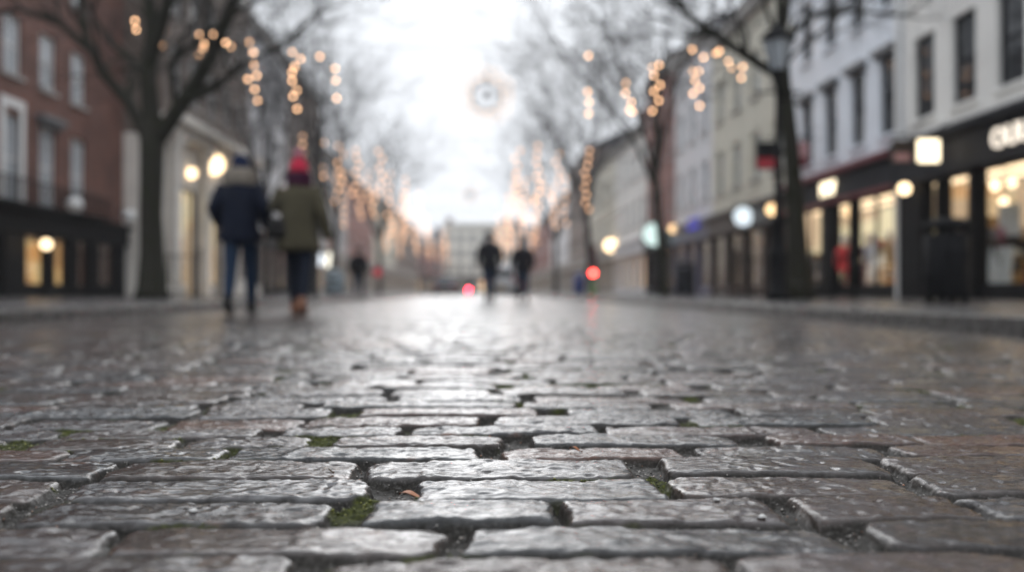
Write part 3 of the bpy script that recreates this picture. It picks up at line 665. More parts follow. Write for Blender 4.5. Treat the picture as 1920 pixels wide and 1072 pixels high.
# ------------------------------------------------------------------ hanging signs and shop lamps
def hanging_sign(label, px, py, d, wpx, hpx, mat, half=None, X=XR, disc=False):
    p = at(px, py, d); ww = wpx/FPX*d; hh = hpx/FPX*d
    t = thing('hanging_sign', label, 'sign', (p.x, p.y, p.z), 0, 'signs projecting from the right shopfronts')
    if disc:
        MB().tube([(0, -.05, 0), (0, .05, 0)], [ww/2, ww/2], 28, smooth=False).build('sign_panel', M[mat], t)
        MB().tube([(math.cos(a)*(ww/2+.02), 0, math.sin(a)*(ww/2+.02)) for a in np.linspace(0, 2*PI, 33)], [.03]*33, 8, caps=False).build('sign_rim', M['iron'], t)
    else: MB().box(-ww/2, ww/2, -.05, .05, -hh/2, hh/2).build('sign_panel', M[mat], t, bevel=.02)
    if half: MB().box(-ww/2+.03, ww/2-.03, -.058, -.051, -hh/2+.03, -hh*.1).build('sign_face', M[half], t)
    e = X-.02-p.x
    MB().tube([(-ww/2, 0, hh/2+.10), (e, 0, hh/2+.10)], [.02, .02], 8).tube([(-ww*.35, 0, hh/2), (-ww*.35, 0, hh/2+.1)], [.012]*2, 6).tube([(ww*.35, 0, hh/2), (ww*.35, 0, hh/2+.1)], [.012]*2, 6).tube([(e, 0, hh/2+.5), (0, 0, hh/2+.10)], [.012]*2, 6).build('bracket', M['iron'], t)
    return t
hanging_sign('black and red hanging sign beside the near right tree trunk', 1440, 292, 30.2, 46, 52, 'black_paint', half='red_paint')
hanging_sign('faded pink hanging sign right of the near right tree trunk', 1497, 290, 27.2, 36, 48, 'pink_paint', half='maroon')
hanging_sign('brown unlit box sign beside the glowing white square sign', 1690, 284, 20.7, 36, 42, 'umber', half='pink_paint')
hanging_sign('glowing white square box sign between the two near right shops', 1741, 283, 19.4, 40, 42, 'sign_white')
hanging_sign('round pale blue backlit sign over the brown shop', 1393, 406, 33.4, 36, 36, 'sign_pale', disc=True)
hanging_sign('round pale green backlit sign beside the slender right tree', 1226, 440, 49.0, 42, 42, 'sign_green', disc=True)
hanging_sign('maroon banner sign hanging above the red beacon', 1110, 482, 78.0, 16, 42, 'maroon')
p = at(1310, 420, 42.3)
t = thing('shop_sign', 'blue backlit sign on the violet shopfront', 'sign', (XR-.235, p.y, p.z), -PI/2)
MB().box(-1.0, 1.0, -.08, 0, -.26, .26).build('sign_panel', M['sign_blue'], t, bevel=.02); MB().box(-1.05, 1.05, -.07, .0, -.31, -.262).build('sign_frame', M['charcoal'], t)
p = at(708, 510, 68)
t = thing('round_sign', 'dim red round sign on a post on the left pavement', 'sign', (p.x, p.y, PZ))
MB().rings([(0, 0, 0, .04, .04), (0, 0, p.z+.1-PZ, .04, .04)], 10).build('post', M['steel'], t)
mb = MB(); mb.tube([(0, -.075, p.z-PZ), (0, -.042, p.z-PZ)], [.36, .36], 24); mb.build('sign_disc', M['red_dim'], t)
for px, py, r, mt, lab in ((1145, 460, .5, 'globe_hot', 'bright globe lamp on the white building with the glowing doorway'), (1262, 429, .2, 'globe', 'small warm globe lamp right of the pale green sign'),
                       (1448, 393, .2, 'globe', 'small warm globe lamp on the brown shopfront behind the lamp post'), (1696, 354, .14, 'globe_hot', 'warm globe lamp at the edge of the maroon shop')):
    d = 10.05*FPX/(px-900); wall_globe(px, py, d, r, mt, lab, XR-.02, 1)
for px, mt, lab in ((593, 'lamp_white', 'bluish white flood lamp on the left row, left of a pair'), (619, 'lamp_cream', 'cream white flood lamp on the left row, right of a pair')):
    d = 12.1*FPX/(900-px); wall_globe(px, 487, d, .60, mt, lab, XL+.02, -1)
# pendant globes inside the near shops
def pendant(px, py, d, r, lab, mat='globe_hot', ztop=2.86):
    p = at(px, py, d); t = thing('pendant_lamp', lab, 'lamp', (p.x, p.y, p.z), 0, 'pendant lamps inside the right shops')
    MB().ball((0, 0, 0), r, 14, 10).build('lamp_globe', M[mat], t); MB().tube([(0, 0, r*.98), (0, 0, max(r+.1, ztop-p.z))], [.012, .012], 6).build('cord', M['cable'], t)
for i, (px, py) in enumerate(((1866, 349), (1897, 343), (1862, 296), (1892, 293), (1882, 378))):
    pendant(px, py, 19.6 + .25*i, .10, ['first', 'second', 'third', 'fourth', 'lowest'][i] + ' pendant lamp from the left in the charcoal shop', 'globe_hot')
for i, (px, py) in enumerate(((1652, 366), (1678, 360), (1640, 372))): pendant(px, py, 25.6+.4*i, .12, ['middle', 'right hand', 'left hand'][i] + ' pendant lamp in the maroon trimmed shop', 'globe')
pendant(1597, 395, 27.2, .22, 'large drum pendant lamp inside the door of the maroon trimmed shop', 'globe')
for px, py, d, lab in ((1893, 412, 19.2, 'blue grey poster hanging in the charcoal shop window'),):
    p = at(px, py, d); t = thing('poster', lab, 'poster', (p.x, p.y, p.z), -.9)
    MB().box(-.22, .22, -.01, .01, -.34, .34).build('sheet', M['paper'], t); MB().tube([(0, 0, .34), (0, 0, 2.8-p.z)], [.006]*2, 6).build('cord', M['cable'], t)
def board(px, d, ww, hh, mat, lab):
    p = at(px, 520, d); t = thing('display_board', lab, 'display board', (p.x, p.y, PZ), -1.0, 'boards leaning in the charcoal shop window')
    R = Matrix.Rotation(-.22, 4, 'X'); MB().box(-ww/2, ww/2, -.02, .02, 0, hh, R).build('board_panel', M[mat], t); MB().tube([(0, .02, hh*.9), (0, hh*.42, 0)], [.015]*2, 6).build('strut', M['umber'], t)
board(1868, 19.0, .5, 1.15, 'paper', 'pale blue display board leaning in the charcoal shop window'); board(1896, 19.2, .4, 1.1, 'dress_ochre', 'tan display board leaning beside the pale blue one')
def mannequin(px, d, mat, lab, long=True, s=1.0):
    p = at(px, 520, d); t = thing('mannequin', lab, 'mannequin', (p.x, p.y, PZ), 2.2, 'mannequins in the clothes shop')
    hem = .35 if long else .75
    MB().rings([(0, 0, .02, .16, .16), (0, 0, .04, .16, .16), (0, 0, .05, .02, .02), (0, 0, .9, .02, .02)], 14).build('stand', M['steel'], t)
    MB().rings([(0, 0, hem, .26, .22), (0, 0, .8, .20, .17), (0, 0, 1.05, .14, .11), (0, 0, 1.25, .19, .13), (0, 0, 1.42, .21, .11), (0, 0, 1.48, .08, .07)], 18).tube([(.19, 0, 1.42), (.25, .02, 1.15), (.24, .08, .92)], [.055, .045, .035], 8).tube([(-.19, 0, 1.42), (-.25, .02, 1.15), (-.24, .08, .92)], [.055, .045, .035], 8).build('dress', M[mat], t)
    MB().rings([(0, 0, 1.47, .05, .05), (0, 0, 1.55, .05, .05), (0, .01, 1.60, .075, .09), (0, .01, 1.70, .085, .10), (0, 0, 1.79, .05, .06)], 14).build('head', M['dress_white'], t)
mannequin(1593, 26.2, 'dress_red', 'mannequin in a red dress inside the maroon shop doorway'); mannequin(1584, 25.6, 'dress_red', 'mannequin in a short red coat just inside the maroon shop doorway', False); mannequin(1627, 24.9, 'dress_plum', 'mannequin in a plum dress in the maroon shop window')
mannequin(1640, 24.5, 'dress_white', 'mannequin in a white dress in the maroon shop window'); mannequin(1668, 23.6, 'dress_ochre', 'mannequin in a short ochre coat in the maroon shop window', False)

def rack(px, d, w, h, mats, lab, rz=-PI/2):
    p = at(px, 520, d); t = thing('shelf_rack', lab, 'shelf rack', (p.x, p.y, PZ), rz, 'shelf racks inside the right shops'); q = random.Random(px)
    MB().box(-w/2, -w/2+.04, -.18, .18, 0, h).box(w/2-.04, w/2, -.18, .18, 0, h).box(-w/2+.04, w/2-.04, .16, .18, 0, h).build('rack_frame', M['umber'], t)
    for k in range(4):
        z = .25+k*(h-.3)/3.6; MB().box(-w/2+.041, w/2-.041, -.18, .158, z, z+.03).build('shelf', M['umber'], t)
        x = -w/2+.08
        while x < w/2-.3:
            b = q.uniform(.12, .25); g = q.uniform(.12, .32)
            MB().box(x, x+b, -.14, .1, z+.031, z+.031+g).build('boxed_goods', M[q.choice(mats)], t, bevel=.01); x += b+q.uniform(.03, .15)
rack(1835, 20.6, 1.2, 1.9, ['dress_white', 'paper', 'dress_ochre', 'charcoal'], 'dark shelf rack of boxes behind the litter bin in the charcoal shop', -.3)
rack(1905, 19.3, 1.0, 1.5, ['paper', 'dress_plum', 'charcoal', 'leaf_pale'], 'low shelf rack of boxes behind the poster in the charcoal shop', -.2)
rack(1675, 26.0, 1.2, 1.7, ['dress_red', 'dress_white', 'dress_ochre', 'charcoal'], 'dark shelf rack of bright goods in the maroon trimmed shop', -.2)
rack(1535, 28.6, .9, 1.4, ['dress_white', 'dress_ochre', 'grey_paint'], 'shelf rack in the far window of the maroon trimmed shop', -.3)

# ------------------------------------------------------------------ trees
TMIN = [.007]
def grow(mb, p, d, r, l, lev, rng, twigs, maxlev, spread=.55, up=.10):
    """a limb as a bent tube, forking into thinner ones; thin ones go to the twig mesh"""
    n = 4 if lev < 3 else 3
    pts = [p]; rad = [r]; dd = d.copy(); q = p.copy()
    r1 = r*(.62 if lev else .7)
    for i in range(n):
        dd = (dd + Vector((rng.gauss(0, .13), rng.gauss(0, .13), rng.gauss(0, .10)+up*.35))).normalized()
        q = q + dd*(l/n); pts.append(q.copy()); rad.append(r+(r1-r)*(i+1)/n)
    (mb if r > .022 else twigs).tube(pts, rad, 8 if r > .06 else 5 if r > .02 else 3, caps=False)
    if lev >= maxlev: return
    kids = 2 if rng.random() < .55 else 3
    for k in range(kids):
        ax = dd.orthogonal().normalized(); ax.rotate(Quaternion(dd, rng.uniform(0, 2*PI)))
        nd = dd.copy(); nd.rotate(Quaternion(ax, rng.uniform(.25, spread+.25))); nd = (nd+Vector((0, 0, up))).normalized()
        grow(mb, q, nd, max(TMIN[0], r1*rng.uniform(.62, .85)), l*rng.uniform(.62, .86), lev+1, rng, twigs, maxlev, spread, up)
    for k in range(2 if lev < 3 else 1):     # side shoots along the limb
        i = rng.randrange(1, n); ax = dd.orthogonal().normalized(); ax.rotate(Quaternion(dd, rng.uniform(0, 2*PI)))
        nd = (pts[i+1]-pts[i]).normalized(); nd.rotate(Quaternion(ax, rng.uniform(.6, 1.2)))
        grow(mb, pts[i], nd, max(TMIN[0]*.9, rad[i]*.36), l*.6, min(maxlev, lev+2), rng, twigs, maxlev, spread, up)
def tree(label, base, trunk_pts, trunk_r, limbs, seed, bark='bark', twig='twig', maxlev=6, spread=.55, up=.1, name='bare_tree'):
    """base: foot on the pavement; trunk_pts and limbs are relative to it; limbs: (points, r0, r1, length of growth)"""
    rng = random.Random(seed); t = thing(name, label, 'tree', base, 0, 'bare street trees')
    mb = MB(); mb.tube(trunk_pts, trunk_r, 14); mb.build('trunk', M[bark], t)
    big = MB(); tw = MB()
    for pts, r0, r1, gl in limbs:
        pts = [Vector(p) for p in pts]; n = len(pts); rs = [r0+(r1-r0)*i/(n-1) for i in range(n)]
        big.tube(pts, rs, 10, caps=False)
        for i in range(1, n):
            dr = (pts[i]-pts[i-1]).normalized()
            for q in range(2 if i < n-1 else 3):
                ax = dr.orthogonal().normalized(); ax.rotate(Quaternion(dr, rng.uniform(0, 2*PI)))
                nd = dr.copy(); nd.rotate(Quaternion(ax, rng.uniform(.3, .9) if i < n-1 else rng.uniform(.1, .5)))
                grow(big, pts[i], nd, rs[i]*(.45 if i < n-1 else .75), gl*rng.uniform(.7, 1.1), 2 if rs[i] > .06 else 3, rng, tw, maxlev, spread, up)
    big.build('limbs', M[bark], t); tw.build('crown', M[twig], t)
    return t
# the near left tree: trunk forks at about 4 m into three big limbs
d0 = 20.0; bp = at(285, 555, d0); bp.z = PZ-.02
def rel(px, py, d, b): return at(px, py, d)-b
tree('big bare tree with forked mossy trunk on the left pavement', bp,
     [(0, 0, 0), (0, 0, .25), (.0, 0, 1.0), rel(283, 400, d0, bp), rel(285, 300, d0, bp), rel(287, 225, d0, bp)], [.42, .33, .27, .245, .26, .29],
     [([rel(280, 268, d0, bp), rel(240, 190, 20.3, bp), rel(195, 140, 20.5, bp), rel(165, 80, 20.8, bp), rel(150, 0, 21.0, bp), rel(140, -110, 21.5, bp)], .15, .06, 1.6),
      ([rel(170, 95, 20.8, bp), rel(110, 40, 21.2, bp), rel(40, 18, 21.5, bp), rel(-60, 30, 22, bp)], .10, .04, 1.3),
      ([rel(286, 240, d0, bp), rel(278, 150, 20.0, bp), rel(285, 60, 20.2, bp), rel(275, -40, 20.2, bp), rel(260, -180, 20.4, bp)], .22, .09, 1.8),
      ([rel(282, 120, d0, bp), rel(310, 40, 19.6, bp), rel(330, -60, 19.3, bp)], .13, .06, 1.6),
      ([rel(292, 265, d0, bp), rel(345, 190, 19.7, bp), rel(395, 110, 19.5, bp), rel(430, 30, 19.3, bp), rel(455, -80, 19.2, bp)], .20, .085, 1.9),
      ([rel(330, 205, 19.8, bp), rel(320, 120, 19.4, bp), rel(390, 60, 18.8, bp), rel(470, 10, 18.5, bp)], .085, .035, 1.2)], 3, maxlev=6)
# the near right tree behind the lamp post
d0 = 17.4; bp = at(1499, 560, d0); bp.z = PZ-.02
tree('bare tree behind the lamp post with one limb reaching over the road', bp,
     [(0, 0, 0), (-.02, 0, .3), rel(1496, 460, d0, bp), rel(1489, 350, d0, bp), rel(1482, 260, d0, bp), rel(1472, 170, d0, bp)], [.34, .24, .19, .16, .148, .142],
     [([rel(1473, 190, d0, bp), rel(1455, 140, 17.0, bp), rel(1400, 105, 16.6, bp), rel(1340, 65, 16.2, bp), rel(1285, 25, 15.8, bp), rel(1225, -40, 15.4, bp)], .11, .045, 1.5),
      ([rel(1472, 180, d0, bp), rel(1466, 90, 17.3, bp), rel(1464, 0, 17.4, bp), rel(1455, -120, 17.5, bp)], .14, .07, 1.8),
      ([rel(1466, 80, 17.3, bp), rel(1520, 30, 17.8, bp), rel(1600, 20, 18.4, bp), rel(1690, 30, 19, bp)], .07, .03, 1.3),
      ([rel(1340, 65, 16.2, bp), rel(1290, 70, 15.7, bp), rel(1230, 60, 15.3, bp)], .04, .02, .9)], 8, maxlev=6)
TMIN[0] = .0085
def std_tree(label, px, d, seed, h=4.2, r=.17, gl=2.6, bark='bark_grey', twig='twig_far', lean=0, maxlev=6, limbs=5):
    rng = random.Random(seed); b = at(px, 547, d); b.z = PZ-.02
    top = Vector((lean, 0, h)); L = []
    for i in range(limbs):
        a = 2*PI*i/limbs+rng.uniform(-.4, .4); out = rng.uniform(.5, 1.0) if i else .1
        p1 = top+Vector((math.cos(a)*out*.9, math.sin(a)*out*.9, 1.4)); p2 = p1+Vector((math.cos(a)*out*1.3, math.sin(a)*out*1.3, 1.6)); p3 = p2+Vector((math.cos(a)*out*1.5, math.sin(a)*out*1.5, 1.5))
        L.append(([top-Vector((0, 0, rng.uniform(.05, .8))), p1, p2, p3], r*.55, r*.2, gl))
    return tree(label, b, [(0, 0, 0), (0, 0, .2), (lean*.3, 0, h*.4), (lean*.8, 0, h*.8), top], [r*1.5, r*1.15, r, r*.85, r*.75], L, seed, bark, twig, maxlev, .6, .05)
std_tree('slender bare tree on the right pavement before the red brick building', 1246, 34, 21, 4.6, .17, 2.3, 'bark', 'twig_far', -.35)
std_tree('second bare tree on the left pavement, behind the couple', 503, 40, 22, 4.0, .17, 2.5, lean=-.1)
std_tree('third bare tree along the left pavement', 622, 52, 23, 4.5, .2, 2.7, lean=.3)
std_tree('fourth bare tree along the left pavement', 712, 72, 24, 4.5, .2, 2.7)
std_tree('third bare tree along the right pavement', 1108, 50, 25, 4.5, .19, 2.7, lean=-.2)
std_tree('fourth bare tree along the right pavement', 1042, 74, 26, 4.5, .2, 2.7)
std_tree('bare tree high over the left pavement beyond the bank', 590, 34, 29, 5.2, .13, 2.0, lean=.2, limbs=4)

# ------------------------------------------------------------------ festoon cables, hanging strands, star ornaments
ORD = ['first', 'second', 'third', 'fourth', 'fifth', 'sixth', 'seventh', 'eighth', 'ninth', 'tenth', 'eleventh', 'twelfth', 'thirteenth', 'fourteenth', 'fifteenth', 'sixteenth', 'seventeenth', 'eighteenth']
_bulb = {}
def strand(label, x, y, ztop, drops, r, mat, sway):
    """drops: z offsets (positive down) of the bulbs"""
    t = thing('light_strand', label, 'string light', (x, y, ztop), 0, 'strands of bulbs hanging over the street')
    pts = [(0, 0, 0)]; rr = random.Random(int((x+50)*100))
    P = []
    for dz in drops: P.append((rr.gauss(0, sway), rr.gauss(0, sway), -dz))
    MB().tube(pts+[(a*.7, b*.7, c) for a, b, c in P], [.006]*(len(P)+1), 4).build('wire', M['cable'], t)
    key = (r, mat)
    if key not in _bulb: _bulb[key] = MB().ball((0, 0, 0), r, 10, 8).mesh('bulb', M[mat])
    for p in P: part('bulb', _bulb[key], t, p)
def cable(label, x0, z0, x1, z1, y, sag):
    t = thing('festoon_cable', label, 'cable', (0, y, 0), 0, 'festoon cables across the street')
    n = 40; MB().tube([(x0+(x1-x0)*i/n, 0, z0+(z1-z0)*i/n-sag*4*(i/n)*(1-i/n)) for i in range(n+1)], [.014]*(n+1), 5).build('rope', M['cable'], t)
    return lambda x: z0+(z1-z0)*(x-x0)/(x1-x0)-sag*4*((x-x0)/(x1-x0))*(1-(x-x0)/(x1-x0))
D1 = 28.0
zc = cable('festoon cable nearest the camera, carrying the large star', -13.98, 9.45, 10.38, 9.1, D1, 1.35)
near = [  # px of strand, bulb py list
    (261, [38, 62]), (316, [62, 91]), (380, [72, 88, 96, 108]), (394, [70, 93]), (432, [88, 92]), (472, [84, 120, 152]), (481, [104, 126, 146, 170, 190]), (552, [100, 128, 155, 182]), (561, [112, 140, 170, 207]),
    (606, [106]), (628, [130, 152, 185]), (1104, [104, 170, 192, 212]), (1178, [155, 172, 205]), (1190, [190, 208]), (1229, [125, 139, 169, 206]), (1242, [120, 157, 186]), (1306, [88, 130, 148, 172]), (1318, [104, 131, 163, 195]), (1352, [97, 92]), (1376, [110, 124]), (1398, [95, 122, 140]), (1458, [62]), (1486, [56])]
for i, (px, pys) in enumerate(near):
    x = gx(px, D1); zt = zc(x)
    strand(ORD[i] + ' strand from the left on the nearest festoon cable' if i < 18 else ['short strand', 'paired bulb strand', 'three bulb strand', 'single bulb strand left', 'single bulb strand right'][i-18] + ' of the lamp post lantern on the nearest cable',
           x, D1+.0, zt, sorted(max(.12, zt-gz(py, D1)) for py in pys), .045, 'bulb', .07)
DIST = ['second', 'third', 'fourth', 'fifth', 'sixth', 'seventh']
rs = random.Random(77)
for ci, y in enumerate((47, 58, 71, 88, 108, 132)):
    x0 = XL+.02; x1 = XR-.02
    zc = cable(DIST[ci] + ' festoon cable across the street counted from the camera', x0, 9.2, x1, 9.0, y, .8)
    xs = [-9.6, -8.6, -7.4, -6.2, -5.0] + [2.2, 3.2, 4.3, 5.6] if ci < 4 else [-9.4, -7.8, -6.2, -4.6, 2.0, 3.4, 4.8, 6.2]
    for i, x in enumerate(xs):
        x += rs.uniform(-.3, .3); n = rs.randint(5, 9); st = rs.uniform(.38, .5); z0 = rs.uniform(.3, .9)
        strand(f'{ORD[i]} strand from the left on the {DIST[ci]} festoon cable', x, y, zc(x), [z0+st*k for k in range(n)], .085 if y < 66 else .11, 'bulb_far', .10)
def star(label, px, py, d, r, n=36):
    p = at(px, py, d); t = thing('star_ornament', label, 'star ornament', (p.x, p.y, p.z), 0, 'star ornaments hung over the street')
    MB().ball((0, 0, 0), r*.10, 16, 10).build('hub', M['black_paint'], t)
    rays = MB(); tip = MB().ball((0, 0, 0), .026, 8, 6).mesh('bulb', M['bulb_faint']); rr = random.Random(4)
    for i in range(n):
        a = 2*PI*i/n; l = r*rr.uniform(.78, 1.0); y = rr.uniform(-.12, .12)*r
        e = Vector((math.cos(a)*l, y, math.sin(a)*l)); rays.tube([e*(.42 if i % 9 else .08), e], [.016, .012], 5)
        for f in (.68, 1.0): part('bulb', tip, t, e*f)
    rays.tube([(math.cos(a)*r*.5, 0, math.sin(a)*r*.5) for a in np.linspace(0, 2*PI, 37)], [.012]*37, 5, caps=False); rays.build('rays', M['lead'], t)
    MB().tube([(0, 0, r*.1), (0, 0, 1.35 if d < 40 else 2.0)], [.012, .012], 6).build('wire', M['cable'], t)
star('large star ornament hanging from the nearest festoon cable', 912, 180, 28.0, .92, 46)
star('small distant star ornament low over the street', 882, 366, 71.0, .8, 30)

# ------------------------------------------------------------------ street furniture
def lamp_post():
    d = 16.0; b = at(1460, 560, d); t = thing('street_lamp', 'ornate black lamp post with glass lantern on the right pavement', 'street lamp', (b.x, b.y, PZ))
    MB().rings([(0, 0, 0, .21, .21), (0, 0, .12, .21, .21), (0, 0, .16, .17, .17), (0, 0, .75, .15, .15), (0, 0, .82, .18, .18), (0, 0, .9, .13, .13), (0, 0, 1.35, .115, .115), (0, 0, 1.42, .15, .15), (0, 0, 1.5, .08, .08), (0, 0, 2.6, .065, .065), (0, 0, 2.66, .10, .10), (0, 0, 2.74, .062, .062), (0, 0, 4.0, .05, .05), (0, 0, 4.05, .09, .09), (0, 0, 4.12, .05, .05)], 20).build('post', M['iron'], t)
    MB().tube([(-.38, 0, 3.75), (.38, 0, 3.75)], [.022, .022], 8).ball((-.38, 0, 3.75), .04).ball((.38, 0, 3.75), .04).build('ladder_bar', M['iron'], t)
    l = MB()
    for sx in (-1, 1):
        for sy in (-1, 1): l.tube([(sx*.10, sy*.10, 4.13), (sx*.20, sy*.20, 4.68)], [.014, .014], 6)
    l.rings([(0, 0, 4.10, .15, .15), (0, 0, 4.14, .15, .15)], 4); l.rings([(0, 0, 4.68, .34, .34), (0, 0, 4.73, .33, .33), (0, 0, 4.90, .15, .15), (0, 0, 4.98, .05, .05), (0, 0, 5.10, .02, .02)], 4, smooth=False)
    o = l.build('lantern', M['iron'], t); o.rotation_euler = (0, 0, 0)
    MB().rings([(0, 0, 4.15, .135, .135), (0, 0, 4.67, .27, .27)], 4, smooth=False).build('lantern_glass', M['pale_glass'], o)
lamp_post()
def bin_(label, px, d, mat, h=1.05, r=.26, name='litter_bin'):
    b = at(px, 560, d); t = thing(name, label, 'litter bin', (b.x, b.y, PZ))
    MB().rings([(0, 0, .10, r*.92, r*.92), (0, 0, .14, r, r), (0, 0, h*.80, r, r), (0, 0, h*.81, r*.94, r*.94)], 24).build('body', M[mat], t)
    for k in range(4):
        mb = MB(); a = PI/4+k*PI/2; mb.box(math.cos(a)*r*.85-.03, math.cos(a)*r*.85+.03, math.sin(a)*r*.85-.03, math.sin(a)*r*.85+.03, h*.80, h*.88)
        mb.build('hood_post', M[mat], t)
    MB().rings([(0, 0, h*.88, r*1.08, r*1.08), (0, 0, h*.92, r*1.08, r*1.08), (0, 0, h*.97, r*.8, r*.8), (0, 0, h, r*.3, r*.3)], 24).build('hood', M[mat], t)
    for sx in (-1, 1):
        for sy in (-1, 1): MB().box(sx*r*.55-.035, sx*r*.55+.035, sy*r*.55-.035, sy*r*.55+.035, 0, .12).build('foot', M[mat], t)
    MB().box(-r*.5, r*.5, -r-.012, -r*.8, h*.5, h*.62).build('plate', M['iron'], t)
bin_('black round litter bin on the near right pavement', 1775, 11.3, 'black_paint', 1.10, .265)
bin_('dark litter bin by the slender right tree', 1285, 27.5, 'charcoal', 1.1, .30)
bin_('blue grey litter bin on the left pavement beyond the couple', 627, 33, 'grey_paint', 1.0, .38)
bin_('blue recycling bin far along the right pavement', 1086, 46, 'blue_paint', 1.15, .30)
def railing(label, x0, x1, y, h=1.1, n=None, rz=0):
    t = thing('iron_railing', label, 'railing', (x0, y, PZ), rz); w = x1-x0; n = n or max(4, int(w/.115))
    MB().box(0, w, -.015, .015, h-.08, h-.05).box(0, w, -.015, .015, .12, .15).build('rails', M['iron'], t)
    mb = MB()
    for i in range(1, n): x = w*i/n; mb.tube([(x, 0, .02), (x, 0, h-.03), (x, 0, h+.05)], [.014, .014, .003], 6)
    mb.build('bars', M['iron'], t)
    for x in (0, w): MB().tube([(x, 0, 0), (x, 0, h+.05)], [.03, .03], 8).ball((x, 0, h+.08), .045).build('end_post', M['iron'], t)
railing('iron railing left of the big forked tree', gx(140, 24.5), gx(238, 24.5), 24.5, 1.22)
railing('iron railing between the big forked tree and the man in navy', gx(312, 22.5), gx(382, 22.5), 22.5, 1.12)
railing('iron railing right of the lamp post and tree', gx(1512, 18.2), gx(1612, 18.2), 18.2, .95)
railing('iron railing left of the lamp post', gx(1385, 19.5), gx(1450, 19.5), 19.5, .95)
b = at(1112, 560, 44.0); t = thing('warning_beacon', 'short green post carrying a glowing red beacon', 'beacon', (b.x, b.y, PZ))
zb = gz(512, 44.0)-PZ
MB().rings([(0, 0, 0, .22, .22), (0, 0, .06, .22, .22), (0, 0, .10, .16, .16), (0, 0, .5, .16, .16), (0, 0, .55, .06, .06), (0, 0, zb-.14, .05, .05)], 16).build('post', M['green_paint'], t)
MB().ball((0, 0, zb), .13, 16, 10).build('lamp', M['red_lamp'], t); MB().rings([(0, 0, zb-.16, .09, .09), (0, 0, zb-.11, .11, .11)], 14).build('collar', M['black_paint'], t)

# ------------------------------------------------------------------ vehicles
def loft_body(stations, n=20):
    """stations: (y, half width, z bottom, z top, roundness)"""
    mb = MB(); vs = []
    for y, hw, zb, zt, rd in stations:
        cz = (zb+zt)/2; hh = (zt-zb)/2
        for k in range(n):
            a = 2*PI*k/n; c, s = math.cos(a), math.sin(a); e = rd
            vs.append((hw*math.copysign(abs(c)**e, c), y, cz+hh*math.copysign(abs(s)**e, s)))
    m = len(stations); fs = [(i*n+k, (i+1)*n+k, (i+1)*n+(k+1) % n, i*n+(k+1) % n) for i in range(m-1) for k in range(n)]
    fs += [tuple(range(n)), tuple((m-1)*n+k for k in range(n-1, -1, -1))]
    return mb.add(vs, fs, True)
def car(label, x, y, rz, paint, van=False, lights='tail', z=0.):
    t = thing('parked_van' if van else 'parked_car', label, 'van' if van else 'car', (x, y, z), rz, None)
    if van:
        L, W, H = 4.9, .97, 1.98
        loft_body([(-L/2, W*.9, .45, 1.7, .35), (-L/2+.06, W*.97, .36, H*.97, .28), (-L/2+.4, W, .3, H, .25), (.7, W, .3, H, .25), (1.25, W*.98, .3, H*.92, .3), (1.75, W*.96, .3, 1.2, .35), (2.25, W*.92, .32, 1.05, .4), (L/2, W*.8, .42, .85, .5)]).build('body', M[paint], t)
        MB().box(-.74, .74, -L/2-.012, -L/2+.03, 1.18, 1.62).build('rear_window', M['dark_glass'], t)
        MB().add([(-.78, 1.42, 1.72), (.78, 1.42, 1.72), (.84, 1.82, 1.24), (-.84, 1.82, 1.24), (-.78, 1.38, 1.70), (.78, 1.38, 1.70), (.84, 1.74, 1.2), (-.84, 1.74, 1.2)], [(0, 1, 2, 3), (4, 7, 6, 5), (0, 3, 7, 4), (1, 5, 6, 2)]).build('windscreen', M['dark_glass'], t)
        lz, ax = 1.0, 1.5
    else:
        L, W, H = 4.2, .88, 1.45
        b = loft_body([(-L/2, W*.82, .42, .86, .5), (-L/2+.15, W*.95, .30, .96, .38), (-1.3, W, .24, .98, .35), (0, W, .22, .96, .35), (1.2, W, .24, .92, .35), (1.8, W*.93, .28, .82, .4), (L/2, W*.8, .36, .66, .5)])
        b.build('body', M[paint], t)
        loft_body([(-1.75, W*.76, .80, .98, .5), (-1.35, W*.80, .8, 1.34, .4), (-.7, W*.82, .8, H, .38), (.1, W*.82, .8, H-.02, .38), (.75, W*.8, .8, 1.12, .4), (1.05, W*.78, .8, .93, .5)]).build('cabin', M['dark_glass'], t)
        MB().box(-W*.55, W*.55, -1.2, .2, H-.02, H+.02).build('roof_panel', M[paint], t)
        lz, ax = .72, 1.3
    for sy in (-ax, ax):
        for sx in (-1, 1):
            o = MB().tube([(sx*(W-.2), sy, .32), (sx*(W-.02), sy, .32)], [.32, .32], 20).build('wheel', M['tyre'], t)
            MB().tube([(sx*(W-.03), sy, .32), (sx*(W-.012), sy, .32)], [.2, .19], 16).build('rim', M['alloy'], o)
    for sx in (-1, 1):
        MB().box(sx*W*.78-.10, sx*W*.78+.10, -L/2-.02, -L/2+.08, lz-.1, lz+.16).build('tail_light', M['red_paint'], t)
        MB().box(sx*W*.62-.14, sx*W*.62+.14, L/2-.12, L/2+.01, .62, .76).build('headlight', M['pale_glass'], t)
        MB().box(sx*(W+.02)-.07, sx*(W+.02)+.07, .78, .90, .98, 1.12).build('wing_mirror', M['black_paint'], t)
    MB().box(-.26, .26, -L/2-.02, -L/2+.06, .48, .59).build('number_plate', M['dress_ochre'], t)
car('white van seen from behind between the two distant walkers', 1.35, 58, 0, 'white_car', van=True)
car('black car parked far down the left kerb', -2.9, 92, 0, 'black_car')
car('dark blue car parked on the left behind the black car', -2.9, 74, 0, 'blue_car')
car('silver car parked far down the middle left of the street', -.9, 118, 0, 'silver_car')
car('black car parked along the right kerb past the walkers', 2.4, 68, 0, 'black_car')
car('silver car parked far along the right kerb', 2.4, 96, 0, 'silver_car')
